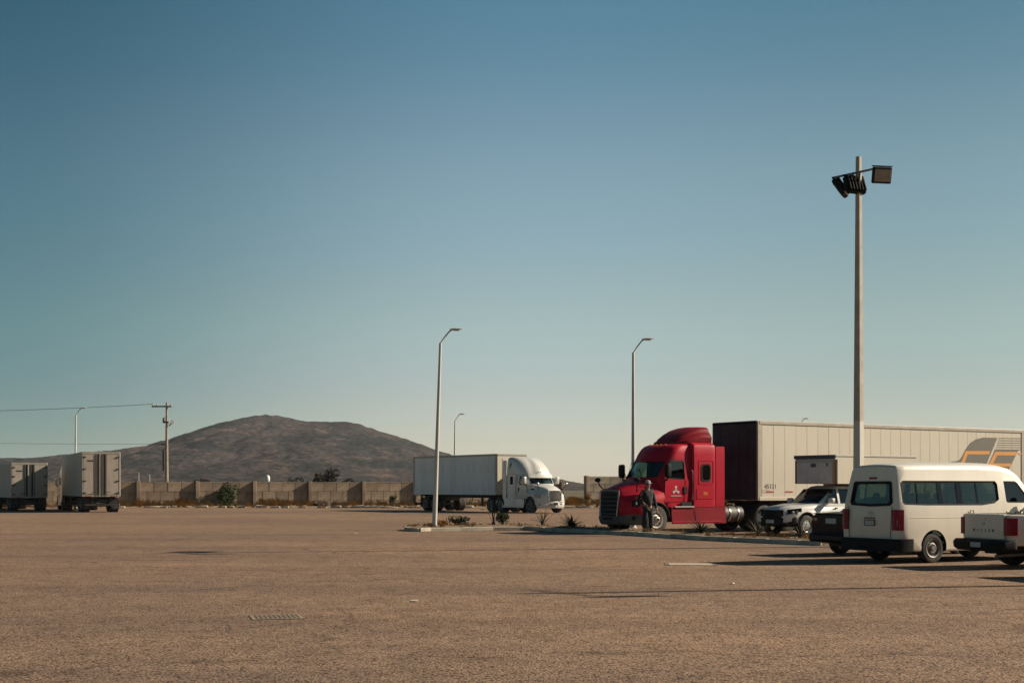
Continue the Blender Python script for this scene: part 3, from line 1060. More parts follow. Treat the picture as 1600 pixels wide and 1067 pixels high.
# ------------------------------------------------------------------ road tractor
def tractor(label, high, paint, paint2, bumper_mat, rim_mat, drives, emblem=False):
    o = empty('road_tractor', label, 'truck')
    zw0, zw1 = (2.08, 2.68) if not high else (2.0, 2.46)
    SX = -1.74                                    # front of sleeper
    if not high:
        lv = [(.98, -.30, -1.80, 1.10, .3, .1), (1.9, .0, -1.80, 1.13, .4, .2), (2.08, .05, -1.80, 1.12, .42, .22),
              (2.70, -.36, -1.80, 1.08, .42, .20), (2.98, -.55, -1.80, 1.07, .40, .18), (3.16, -.72, -1.80, 1.04, .36, .16),
              (3.27, -.90, -1.80, .98, .32, .12), (3.33, -1.15, -1.80, .88, .25, .06)]
        sl = [(.98, SX, -2.86, 1.22, .05, .01), (2.9, SX, -2.86, 1.22, .05, .01), (3.18, SX, -2.86, 1.21, .06, .01), (3.30, SX, -2.86, 1.17, .10, .02),
              (3.37, SX - .04, -2.84, 1.07, .12, .03), (3.40, SX - .15, -2.78, .90, .12, .03)]
    else:
        lv = [(.98, -.30, -1.80, 1.12, .3, .1), (1.9, .0, -1.80, 1.15, .4, .2), (2.0, .03, -1.80, 1.14, .42, .22),
              (2.46, -.26, -1.80, 1.12, .42, .20), (2.62, -.34, -1.80, 1.12, .42, .20), (2.70, -.36, -1.80, 1.10, .42, .20)]
        sl = [(.98, SX, -2.86, 1.17, .05, .01), (2.70, SX, -2.86, 1.17, .05, .01)]
    # cab shell with openings
    cab = vloft(lv).build('cab', paint, o)
    inner = [(1.2, -.40, -1.72, 1.02, .3, .1), (1.9, -.12, -1.72, 1.05, .36, .2), (zw0, lv[2][1] - .07, -1.72, 1.04, .38, .22),
             (zw1, interp(lv, zw1)[0] - .07, -1.72, 1.00, .38, .2), (zw1 + .12, interp(lv, zw1 + .12)[0] - .10, -1.72, .98, .36, .18)]
    ci = vloft(inner).build('c', M['interior'], o)
    xa, xb_ = front_x(lv, zw0, 0), front_x(lv, zw1, 0)
    wsc = MB().prism([(xa - .75, zw0), (xa + .6, zw0), (xb_ + .6, zw1), (xb_ - .62, zw1)], 'xz', -.93, .93).build('c', M['black'], o)
    sw = [(-.60, 2.06), (-1.37, 2.02), (-1.40, 2.10), (-1.40, 2.62), (-1.34, 2.69), (-.82, 2.69), (-.72, 2.62)]
    if high:
        sw = [(-.55, 1.98), (-1.30, 1.95), (-1.33, 2.0), (-1.33, 2.47), (-1.28, 2.52), (-.76, 2.52), (-.66, 2.46)]
    swc = MB().prism(sw, 'xz', -2, 2).build('c', M['black'], o)
    cut(cab, [ci, wsc, swc])
    sleeper = vloft(sl, .05).build('sleeper', paint, o)
    mb = MB()
    mb.slab(lambda u, v: (front_x(lv, v, u) - .035, u, v), [-.94 + 1.88 * i / 16 for i in range(17)], [lerp(zw0 - .02, zw1 + .02, j / 4) for j in range(5)], (-.008, 0, 0))
    ws = mb.build('windscreen', M['glass_clear'], o)
    mb = MB()
    mb.box((xa * .5 + xb_ * .5 - .005, 0, (zw0 + zw1) / 2), (.03, .03, .06))
    if high:
        mb = MB().tube([(xa - .01, 0, zw0), (xb_ - .01, 0, zw1)], .018, 6)
    mb.build('divider', M['black'], ws)
    for k in (-.5, .45):
        MB().tube([(xa + .02, k, zw0 - .01), (xa - .16, k - .38, zw0 + .26)], .012, 5).build('wiper', M['black'], ws)
    for s in (-1, 1):
        fy = lambda x, z: s * (interp(lv, z)[2] - .02)
        fy2 = lambda x, z: s * (interp(lv, z)[2] - .028)
        MB().prism(sw, 'xz', fy, fy2).build('side_window', M['glass'], o)
        MB().frame([(x * 1.0 + (x + 1.0) * .05, z + (z - 2.35) * .07) for x, z in sw], inset(sw, .012), 'xz',
                   lambda x, z: s * (interp(lv, z)[2] + .008), lambda x, z: s * (interp(lv, z)[2] - .03)).build('window_seal', M['black'], o)
        # door skin, proud of the cab
        d = MB()
        zt = sw[0][1] - .07
        d.slab(lambda u, v: (u, s * (interp(lv, v)[2] - .002), v), [-.46, -.8, -1.2, -1.60], [1.18, 1.5, 1.9, zt], (0, s * .014, 0))
        door = d.build('door', paint, o)
        MB().box((-1.42, s * (1.13 + .022), 1.62), (.16, .03, .26), .01).build('door_handle', M['black'], door)
        gp = [(-.45, 1.17), (-.45, 1.6), (-.46, zt), (-.62, 2.66 if not high else 2.5), (-.80, 2.76 if not high else 2.58), (-1.62, 2.76 if not high else 2.58), (-1.62, 1.9), (-1.62, 1.17), (-.45, 1.17)]
        MB().tube([(x_, s * (interp(lv, z_)[2] + .002), z_) for x_, z_ in gp], .008, 4).build('door_gap', M['black'], door)
        if emblem and s == 1:
            em = MB()
            c = Vector((-.98, 0, 1.60))
            for k in range(3):
                a = math.pi / 2 + k * 2 * math.pi / 3
                p = []
                for r_, w_ in ((.02, .035), (.10, .026), (.13, .055), (.165, .045)):
                    p.append((r_, w_))
                poly = [(c.x + r_ * math.cos(a) - w_ * math.sin(a), c.z + r_ * math.sin(a) + w_ * math.cos(a)) for r_, w_ in p] + \
                       [(c.x + r_ * math.cos(a) + w_ * math.sin(a), c.z + r_ * math.sin(a) - w_ * math.cos(a)) for r_, w_ in reversed(p)]
                em.prism(poly, 'xz', 1.133, 1.139 + k * .0006)
            em.box((c.x, 1.138, 1.40), (.50, .006, .022))
            em.build('door_emblem', M['plate'], door)
        # sleeper window panel and locker
        ww = interp(sl, 2.2)[2]
        if not high:
            MB().frame(rrect(-2.76, -2.0, 1.82, 2.74, .08), rrect(-2.72, -2.04, 1.86, 2.70, .07), 'xz', s * (ww - .01), s * (ww + .012)).build('panel_trim', paint, sleeper)
            MB().prism(rrect(-2.57, -2.17, 1.98, 2.56, .12, 5), 'xz', s * (ww - .02), s * (ww + .006)).build('sleeper_window', M['glass_dark'], sleeper)
            MB().frame(rrect(-2.61, -2.13, 1.94, 2.60, .13, 5), rrect(-2.56, -2.18, 1.99, 2.55, .115, 5), 'xz', s * (ww - .02), s * (ww + .016)).build('window_seal', M['black'], sleeper)
            MB().prism(rrect(-2.56, -2.18, 1.99, 2.55, .115, 5), 'xz', s * (ww - .03), s * (ww + .003)).build('window_backing', M['interior'], sleeper)  # dark panel behind the glass; the unlit interior is put into its colour
            MB().prism(rrect(-2.76, -1.90, 1.28, 1.68, .05), 'xz', s * (ww - .01), s * (ww + .013)).build('locker_door', paint, sleeper)
            MB().box((-2.33, s * (ww + .016), 1.48), (.22, .008, .12), .003).build('notice', M['amber'], sleeper)
        else:
            MB().prism(rrect(-2.45, -2.1, 1.95, 2.5, .04), 'xz', s * (ww - .02), s * (ww + .006)).build('sleeper_window', M['black'], sleeper)
            MB().prism(rrect(-2.76, -1.90, 1.2, 1.65, .05), 'xz', s * (ww - .01), s * (ww + .010)).build('locker_door', paint, sleeper)
        # side extender behind the sleeper
        ztop = 3.26 if not high else 3.62
        MB().slab(lambda u, v: (u, s * (1.19 - .02 * (v > 3)), v), [-2.87, -3.1, -3.30], [1.0, 2.2, 3.0, ztop], (0, s * .03, 0)).build('side_extender', paint, o)
        # lower skirt, step, tank
        MB().slab(lambda u, v: (u, s * (1.17 + .05 * (1 - (v - .38) / .72)), v), [-.70, -1.3, -2.0, -2.7, -3.35], [.36, .48, .80, 1.0], (0, s * .03, 0)).build('skirt', paint2, o)
        MB().box((-1.95, s * 1.245, .425), (2.5, .04, .05), .01).build('skirt_trim', paint, o)
        MB().box((-1.30, s * 1.19, .985), (.95, .14, .05), .012).build('step', M['alu'], o)
        if not high:
            MB().box((-1.55, s * 1.16, 1.09), (.7, .05, .14), .01).build('step_recess', M['black'], o)
        tk = MB().cyl((-3.38, s * .90, .70), (-4.30, s * .90, .70), .31, n=20).build('fuel_tank', M['tankdark'], o)
        for xx in (-3.62, -4.05):
            MB().lathe_y([(.318, -.03), (.326, -.03), (.326, .03), (.318, .03)], (0, 0, 0), 20).build('tank_strap', M['chrome'], tk).matrix_local = \
                Matrix.Translation((xx, s * .90, .70)) @ Matrix.Rotation(R(90), 4, 'Z')
        # mirrors
        mz = 2.28 if not high else 2.18
        arm = MB().tube([(-.50, s * 1.10, mz - .30), (-.40, s * 1.32, mz - .30), (-.42, s * 1.37, mz - .1)], .035, 6).build('mirror_arm', M['black'], o)
        mm = MB()
        mm.rings([[(-.36 + dx, s * 1.38 + y * k, mz + .05 + z * k) for y, z in rrect(-.12, .12, -.26, .26, .07)] for dx, k in ((.08, .6), (.04, .95), (-.06, 1), (-.10, .97))])
        mir = mm.build('door_mirror', paint if high else M['black'], o)
        MB().box((-.468, s * 1.38, mz + .05), (.01, .19, .44)).build('mirror_glass', M['chrome'], mir)
        hz = 1.80
        MB().tube([(.72, s * .95, 1.55), (.86, s * 1.12, 1.78), (.88, s * 1.17, 1.92)], .024, 6).build('bonnet_mirror_arm', M['black'], o)
        hm_ = MB()
        hm_.rings([[(.90 + dx, s * 1.19 + .15 * k * math.cos(a), 1.99 + .085 * k * math.sin(a)) for a in [i * math.pi / 6 for i in range(12)]]
                   for dx, k in ((.09, .2), (.07, .7), (.02, 1), (-.03, .95))])
        hm_.build('bonnet_mirror', M['black'] if not high else M['chrome'], o)
    # bonnet
    bs = [(-.42, .92, 2.00 if not high else 1.93, 1.17, 1.35, 1.17, 1.00, .05, .30, .04),
          (-.05, .80, 1.99 if not high else 1.92, 1.20, 1.30, 1.19, .92, .05, .30, .05),
          (.35, .72, 1.90 if not high else 1.86, 1.21, 1.25, 1.19, .82, .05, .32, .06),
          (.70, .70, 1.80 if not high else 1.79, 1.19, 1.20, 1.15, .74, .05, .32, .06),
          (.90, .70, 1.73, 1.06, 1.18, 1.02, .68, .05, .28, .05),
          (1.06, .70, 1.66, .90, 1.15, .86, .62, .05, .22, .04),
          (1.18, .70, 1.59, .72, 1.12, .70, .57, .05, .14, .03),
          (1.24, .74, 1.50, .57, 1.10, .57, .53, .05, .08, .01)]
    bon = xloft(bs).build('bonnet', paint, o)
    ca = MB()
    ca.cyl((0, -2, .53), (0, 2, .53), .64, n=32)
    cx = MB().box((0, 0, .62), (1.28, 4, .9))
    c1 = ca.build('c', M['black'], o)
    c2 = MB().box((-.1, 0, .93), (1.3, 1.7, .9)).build('c', M['black'], o)
    cut(bon, [c1, c2])
    for s in (-1, 1):
        # arch lip
        mb = MB()
        pts = []
        for k in range(13):
            a = R(5 + 170 * k / 12)
            pts.append((.64 * math.cos(a), s * (1.205 - .02 * abs(math.cos(a))), .53 + .64 * math.sin(a)))
        mb.tube(pts, .03, 6).build('arch_lip', M['black'] if not high else paint, o)
        hl = MB()
        hl.slab(lambda u, v: (u, s * (side_w(bs, u, 1.15) - .015), v), [.50, .62, .74, .86, .97], [1.02, 1.15, 1.28], (.0, s * .03, 0))
        hl.v = [(x, y, z + (x - .74) * -.22) for x, y, z in hl.v]
        head = hl.build('headlamp', M['black'] if not high else M['lamp_clear'], o)
        MB().box((.82, s * (side_w(bs, .82, 1.12) + .008), 1.13), (.14, .03, .13), .012, None).build('lens', M['lamp_clear'], head)
        MB().box((.35, s * 1.212, 1.62), (.42, .03, .10), .02).build('vent', M['black'], o)
    for s in (-1, 1):
        MB().tube([(-.40, s * (side_w(bs, -.40, z_) + .002), z_) for z_ in (1.0, 1.25, 1.5, 1.68)], .008, 4).build('bonnet_seam', M['black'], bon)
        MB().tube([(x_, s * (side_w(bs, x_, 1.42) + .001), 1.42 - .10 * x_) for x_ in (-.38, 0, .4, .8)], .006, 4).build('bonnet_crease', paint, bon)
        MB().box((-.22, s * 1.178, 1.30), (.16, .02, .05), .008).build('side_marker', M['amber'], bon)
        MB().tube([(-1.68, s * 1.20, 1.25), (-1.70, s * 1.25, 1.30), (-1.70, s * 1.25, 2.3), (-1.68, s * 1.20, 2.36)], .014, 6).build('grab_rail', M['alu'], o)
        MB().tube([(-1.85, s * 1.246, .42), (-1.85, s * 1.246, .98)], .007, 4).build('skirt_gap', M['black'], o)
    # grille
    gz0, gz1 = (.66, 1.58) if not high else (.86, 1.50)
    gm_ = MB()
    wtop, wbot = (.56, .50) if not high else (.55, .50)
    gy = lambda z: lerp(wbot, wtop, (z - gz0) / (gz1 - gz0))
    gx = lambda z: lerp(1.325, 1.255, (z - gz0) / (gz1 - gz0))
    gm_.slab(lambda u, v: (gx(v) - .05 * (u * u), u * gy(v), v), [-1, -.5, 0, .5, 1], [gz0, (gz0 + gz1) / 2, gz1], (.012, 0, 0))
    gr = gm_.build('grille', M['black'], o)
    nb = 6 if not high else 8
    for k in range(nb):
        z = lerp(gz0 + .08, gz1 - .06, k / (nb - 1))
        w = gy(z) - .03
        MB().tube([(gx(z) + .02 - .05 * t * t, w * t, z) for t in (-1, -.5, 0, .5, 1)], .018 if not high else .016, 6).build('grille_bar', M['grey_plastic'] if not high else M['chrome'], gr)
    for s in (-1, 1):
        MB().tube([(gx(gz0) - .02, s * gy(gz0), gz0), (gx(gz1) - .02, s * gy(gz1), gz1)], .026, 6).build('grille_surround', M['alu'] if not high else M['chrome'], gr)
    MB().tube([(gx(gz1) - .02, -gy(gz1), gz1), (gx(gz1) + .02, 0, gz1 + .02), (gx(gz1) - .02, gy(gz1), gz1)], .026, 6).build('grille_surround', M['steel_rim'] if not high else M['chrome'], gr)
    # bumper: wraps round the corners back to the wheel arch
    bl = [(.33, 1.24, .45, 1.10, .62, .14), (.42, 1.32, .45, 1.17, .66, .16), (.62, 1.34, .46, 1.21, .68, .16), (.80, 1.30, .48, 1.19, .68, .16), (.86, 1.24, .50, 1.14, .64, .15)]
    bp = vloft(bl, .04).build('bumper', bumper_mat, o)
    c3 = MB().cyl((0, -2, .53), (0, 2, .53), .66, n=32).build('c', M['black'], o)
    cut(bp, [c3])
    for s in (-1, 1):
        c = Vector((.88, s * .98, .58))
        MB().cyl(c, c + Vector((.06, s * .07, 0)), .075, n=14).build('fog_lamp', M['lamp_clear'] if high else M['black'], bp)
    if high:
        MB().box((1.385, 0, .62), (.02, .34, .16), .004).build('number_plate', M['black'], bp)
        for k in (-.42, .42):
            MB().box((1.365, k, .60), (.03, .22, .07), .008).build('tow_slot', M['black'], bp)
        MB().tube([(1.36, -.30, .72), (1.38, 0, .72), (1.36, .30, .72)], .02, 6).build('bumper_trim', M['chrome'], bp)
    else:
        MB().box((1.37, 0, .56), (.02, .5, .12), .004).build('intake', M['black'], bp)
    # roof
    if not high:
        fs = [(-2.88, 3.36, 4.00, .95, 3.6, .97, .80, .03, .20, .03), (-2.5, 3.36, 3.99, .96, 3.6, .97, .80, .03, .20, .03), (-2.15, 3.34, 3.90, .95, 3.55, .95, .76, .03, .18, .03),
              (-1.80, 3.33, 3.74, .90, 3.5, .90, .70, .03, .15, .02), (-1.50, 3.31, 3.56, .80, 3.43, .80, .62, .03, .09, .02), (-1.36, 3.30, 3.44, .66, 3.36, .66, .52, .02, .05, .01)]
        rf_ = xloft(fs).build('roof_fairing', M['red_dark'], o)
        for k in range(5):
            MB().box((-.98 + .03 * abs(k - 2) * -1, (k - 2) * .22, 3.315), (.09, .06, .05), .015).build('marker_lamp', M['amber'], o)
    else:
        rl = [(2.66, -.36, -2.86, 1.17, .55, .22), (2.80, -.42, -2.86, 1.17, .58, .22), (3.0, -.54, -2.86, 1.165, .62, .22), (3.2, -.70, -2.86, 1.15, .70, .22), (3.4, -.92, -2.86, 1.13, .76, .20),
              (3.58, -1.18, -2.86, 1.10, .80, .18), (3.72, -1.5, -2.86, 1.05, .76, .14), (3.81, -1.85, -2.86, .97, .58, .10), (3.86, -2.2, -2.84, .84, .3, .06)]
        hr = vloft(rl, .05).build('roof_fairing', paint, o)
        for k in range(3):
            MB().box((interp(rl, 2.80)[0] + .01, (k - 1) * .20, 2.80), (.08, .06, .045), .015).build('marker_lamp', M['amber'], hr)
        for s in (-1, 1):
            MB().prism([(-2.62, 3.05), (-2.5, 3.05), (-2.28, 3.42), (-2.36, 3.46)], 'xz', s * (1.135), s * 1.158).build('vent', M['black'], hr)
        vz = MB().slab(lambda u, v: (front_x(lv, v, u) + .10 + (2.66 - v) * .28, u, v), [-.98 + 1.96 * i / 12 for i in range(13)], [2.40, 2.52, 2.66], (-.02, 0, 0))
        vz.build('sun_visor', paint, o)
    # seats seen through the glass
    for s in (-1, 1):
        st_ = MB().box((-1.35, s * .55, 1.55), (.45, .5, .3), .06).box((-1.55, s * .55, 1.95), (.16, .46, .75), .06)
        st_.build('seat', M['seat'], o)
    MB().tube([(-.62 + .18 * math.cos(a) * .3, .55 + .22 * math.sin(a), 1.92 + .2 * math.cos(a)) for a in [i * math.pi / 6 for i in range(13)]], .018, 5).build('steering_wheel', M['black'], o)
    # chassis, fifth wheel, wheels
    ch = MB()
    for s in (-1, 1):
        ch.box(((drives[-1] - .8 + .9) / 2, s * .42, .86), (.9 - drives[-1] + .8, .10, .26))
    ch.box((0, 0, .55), (.16, 1.8, .16))
    for dx in drives:
        ch.box((dx, 0, .53), (.2, 1.5, .2))
    ch.box((-3.4, 0, .9), (.9, .8, .2))
    ch.build('chassis', M['chassis'], o)
    MB().lathe_z([(.5, 1.02), (.52, 1.04), (.52, 1.1), (.45, 1.12)], ((drives[0] + drives[1]) / 2, 0, 0), 16).build('fifth_wheel', M['chassis'], o)
    for s in (-1, 1):
        wheel(o, 0, s * 1.04, .53, .30, s, .30, rim_mat)
        for dx in drives:
            wheel(o, dx, s * .95, .52, .58, s, .30, M['steel_rim'])
            mb = MB()
        mb = MB().slab(lambda u, v: (drives[0] + .62 * math.cos(u), v, .52 + .60 * math.sin(u)), [R(a) for a in (20, 45, 70, 90, 110)], [s * .68, s * 1.22], (0, 0, .01))
        mb.build('mudguard', M['black'], o)
    return o

RT_BACK = Vector((.834, .55)).normalized()
RT_N = Vector((.55, -.834)).normalized()
trailer_front = Vector((9.45, 54.8)) - RT_N * 1.3
red = tractor('red sleeper tractor parked facing left, grey bumper and dark grille', False, M['red'], M['red_dark'], M['grey_plastic'], M['brightrim'], (-5.35, -6.62), True)
place(red, trailer_front - RT_BACK * 4.90, tuple(-RT_BACK))

WF = Vector((.56, -.83)).normalized()
WR = Vector((-WF.y, WF.x)) * -1                 # right hand side of the white truck
wt_front = Vector((-1.08, 100.0)) - Vector((WF.y, -WF.x)) * 1.3
white_tr = tractor('white high-roof tractor facing right with chrome grille, in the centre', True, M['white'], M['white'], M['white'], M['steel_rim'], (-3.55, -4.88))
place(white_tr, wt_front + WF * 3.95, tuple(WF))

# ------------------------------------------------------------------ semi trailers
def semi_trailer(label, L, top, zb, skin, front, pitch, bogie, land=2.5, rear=True, tape=False, skirt_rail=M['rail'], group=None):
    o = empty('semi_trailer', label, 'trailer', group)
    W = 1.3
    MB().box((-L / 2, 0, (zb + top) / 2), (L - .02, 2 * W - .014, top - zb - .04)).build('box_body', M['seam'], o)
    MB().box((-L / 2, 0, top - .01), (L, 2 * W - .06, .05), .02).build('roof', M['alu'], o)
    n = round((L - .5) / pitch)
    pw = (L - .5) / n
    z0, z1 = zb + .14, top - .13
    me = MB().box((0, 0, (z0 + z1) / 2), (pw - .010, .03, z1 - z0), .003).mesh('side_panel')
    me.materials.append(skin)
    for s in (-1, 1):
        for k in range(n):
            inst('side_panel', me, o, (-.25 - pw * (k + .5), s * (W - .016 + random.uniform(-.002, .001)), 0))
        MB().box((-L / 2, s * (W + .002), top - .065), (L - .2, .05, .13), .01).build('top_rail', skirt_rail, o)
        MB().box((-L / 2, s * (W + .002), zb + .07), (L - .2, .05, .14), .01).build('bottom_rail', skin, o)
        MB().box((-.12, s * (W - .018), (top + zb) / 2), (.24, .066, top - zb), .03).build('corner_post', skirt_rail, o)
        MB().box((-L + .10, s * (W - .018), (top + zb) / 2), (.20, .066, top - zb), .02).build('corner_post', skirt_rail, o)
        if tape:
            k = 0
            x = -.65
            tm = MB().box((0, 0, 0), (.42, .006, .055)).mesh('reflector')
            tm.materials.append(M['redtape'])
            while x > -L + .8:
                inst('reflector', tm, o, (x, s * (W + .003), zb + .34))
                x -= 1.02
    # front wall with ribs
    MB().box((.004, 0, (zb + top) / 2), (.03, 2 * W - .10, top - zb - .06), .01).build('front_wall', front, o)
    for y in (-.8, -.27, .27, .8):
        MB().box((.026, y, (zb + top) / 2 - .05), (.02, .04, top - zb - .5)).build('front_rib', front, o)
    MB().box((.03, 0, top - .05), (.04, 2 * W - .12, .10), .01).build('front_header', M['black'] if front is M['trailer_front'] else skirt_rail, o)
    # underside
    ch = MB()
    for s in (-1, 1):
        ch.box((-L * .5, s * .5, zb - .12), (L - 1.0, .09, .22))
    for k in range(int(L / 1.6)):
        ch.box((-.8 - k * 1.6, 0, zb - .05), (.1, 2.4, .09))
    ch.build('chassis', M['chassis'], o)
    for s in (-1, 1):
        lg = MB()
        lg.box((-land, s * .95, zb / 2 + .22), (.13, .13, zb - .42), .01)
        lg.box((-land, s * .95, .16), (.26, .26, .04), .01)
        lg.tube([(-land, s * .95, .75), (-land - .55, s * .6, zb - .1)], .03, 6)
        lg.build('landing_leg', M['chassis'], o)
    MB().tube([(-land, -.95, .7), (-land, .95, .7)], .03, 6).build('crank_shaft', M['chassis'], o)
    for bx in bogie:
        MB().box((bx, 0, .53), (.14, 1.9, .14)).build('axle', M['chassis'], o)
        for s in (-1, 1):
            wheel(o, bx, s * .98, .52, .58, s, .30, M['steel_rim'])
    MB().box(((bogie[0] + bogie[-1]) / 2, 0, zb - .32), (2.4, 1.3, .25)).build('bogie_frame', M['chassis'], o)
    for s in (-1, 1):
        MB().box((bogie[-1] - .68, s * .95, .62), (.02, .6, .75)).build('mud_flap', M['rubber'], o)
    # rear doors
    if rear:
        xr = -L
        MB().frame([(-W + .02, zb - .02), (W - .02, zb - .02), (W - .02, top - .02), (-W + .02, top - .02)],
                   [(-W + .10, zb + .10), (W - .10, zb + .10), (W - .10, top - .14), (-W + .10, top - .14)], 'yz', xr - .05, xr + .04).build('door_frame', skirt_rail, o)
        for s in (-1, 1):
            d = MB().box((xr - .016, s * (W - .10) / 2, (zb + top) / 2 - .01), (.05, W - .13, top - zb - .28), .012).build('rear_door', skin, o)
            for yy in (.14, .34):
                MB().tube([(xr - .065, s * yy, zb + .06), (xr - .065, s * yy, top - .12)], .020, 6).build('lock_rod', M['chassis'], d)
            MB().box((xr - .044, s * .22, (zb + top) / 2), (.012, .07, top - zb - .3)).build('door_seal', M['black'], d)
            for k in range(4):
                z = lerp(zb + .25, top - .35, k / 3)
                MB().box((xr - .06, s * (W - .17), z), (.05, .22, .07), .01).build('hinge', M['chassis'], d)
            if s == 1:
                MB().box((xr - .044, s * .74, top - .62), (.008, .42, .10)).build('door_marking', M['chassis'], d)
            MB().tube([(xr - .09, s * .34, zb + .32), (xr - .10, s * .62, zb + .30)], .018, 6).build('lock_handle', M['chassis'], d)
        for k in range(3):
            for s in (-1, 1):
                MB().box((xr - .055, s * (W - .25 - k * .17), zb + .0), (.03, .11, .06), .01).build('tail_lamp', M['lamp_red'], o)
        MB().box((xr + .1, 0, .52), (.10, 2.2, .12), .01).build('rear_guard', M['chassis'], o)
        for s in (-1, 1):
            MB().box((xr + .12, s * .62, zb / 2 + .24), (.08, .08, zb - .46)).build('guard_post', M['chassis'], o)
    return o

rtl = semi_trailer('long cream box trailer with a grey and orange logo behind the red truck', 16.15, 4.28, 1.20, M['trailer'], M['trailer_front'], .605, (-12.6, -13.9), 2.6, True, True)
place(rtl, trailer_front, tuple(-RT_BACK))
# logo on the trailer side, laid out in trailer side coordinates (distance back from the front, height)
CT = Vector((9.45, 54.8))
def on_trailer(px, py):
    k = (px - 800) / F
    t = (k * CT.y - CT.x) / (RT_BACK.x - k * RT_BACK.y)
    D = CT.y + RT_BACK.y * t
    return (-t, (HZ - py) / F * D + H)
def Lz(zx, zy):
    return on_trailer(1460 + zx / 4.443, 660 + zy / 4.446)
def decal(name, poly, mat, off):
    MB().prism([Lz(*p) for p in poly], 'xz', 1.299, 1.300 + off).build(name, mat, rtl)
decal('logo_shape', [(92, 276), (150, 268), (176, 258), (195, 228), (215, 187), (248, 142), (288, 116), (335, 104), (437, 106), (372, 262), (330, 360), (92, 290)], M['logo_grey'], .006)
decal('logo_shape', [(421, 190), (582, 192), (500, 360), (345, 360), (388, 262)], M['logo_grey'], .006)
decal('logo_band', [(181, 290), (215, 197), (386, 198), (378, 221), (230, 220), (204, 290)], M['logo_orange'], .009)
decal('logo_band', [(372, 300), (421, 203), (571, 204), (562, 228), (434, 227), (398, 300)], M['logo_orange'], .009)
decal('logo_band', [(402, 283), (532, 284), (525, 306), (396, 305)], M['logo_orange'], .012)
decal('logo_band', [(586, 212), (760, 214), (756, 224), (582, 222)], M['logo_orange'], .009)
for k in range(6):
    y = 107 + k * 15.6
    decal('logo_stripe', [(446 - k * 4, y), (760, y + 3), (760, y + 8), (444 - k * 4, y + 5)], M['logo_grey'], .006)
nm = text_mesh('45131', .26)
nm.materials.append(M['logo_grey'])
p = on_trailer(1204, 760)
inst('fleet_number', nm, rtl, (p[0], 1.302, p[1]), (R(90), 0, R(180)))
for a, b in (((1193, 766.5)), ((1197.5, 766.5))):
    pass
p = on_trailer(1197, 767)
MB().box((p[0], 1.302, p[1]), (.42, .005, .13)).build('data_plate', M['seam'], rtl)

wtl = semi_trailer('dusty white box trailer coupled to the white truck', 11.7, 4.10, 1.22, M['trailer_w'], M['trailer'], .84, (-8.6, -9.95), 2.4, True)
place(wtl, wt_front, tuple(WF))
MB().frame([(-1.25, .42), (1.25, .42), (1.25, 1.15), (-1.25, 1.15)], [(-1.17, .50), (1.17, .50), (1.17, 1.10), (-1.17, 1.10)], 'yz', -11.6, -11.52).build('rear_guard_frame', M['chassis'], wtl)

BF = Vector((-.42, .906)).normalized()
BR = Vector((BF.y, -BF.x))
def rear_trailer(label, corner, L, top, zb, bogie, az):
    global BF, BR
    BF = Vector((math.sin(R(az)), math.cos(R(az))))
    BR = Vector((BF.y, -BF.x))
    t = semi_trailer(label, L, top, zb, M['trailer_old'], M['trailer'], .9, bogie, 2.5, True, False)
    c = Vector(corner) + BR * 1.3 + BF * L
    place(t, c, tuple(BF))
    return t, c
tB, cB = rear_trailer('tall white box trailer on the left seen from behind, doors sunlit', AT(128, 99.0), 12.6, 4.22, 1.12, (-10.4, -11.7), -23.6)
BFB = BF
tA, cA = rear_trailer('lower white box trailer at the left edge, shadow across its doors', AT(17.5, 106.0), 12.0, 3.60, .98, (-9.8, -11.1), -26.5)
for (c, lab) in ((cB, 'white tractor mostly hidden in front of the tall left trailer, its mirror showing'),
                 (cA, 'white tractor hidden in front of the low trailer at the left edge')):
    t = copy_tree(white_tr)
    if c is cA:
        for k_ in kids(t):
            if k_.name.startswith('roof_fairing'):
                for g_ in kids(k_):
                    bpy.data.objects.remove(g_)
                bpy.data.objects.remove(k_)
    tag(t, lab, 'truck')
    f_ = BFB if c is cB else BF
    place(t, c + f_ * 3.95, tuple(f_))

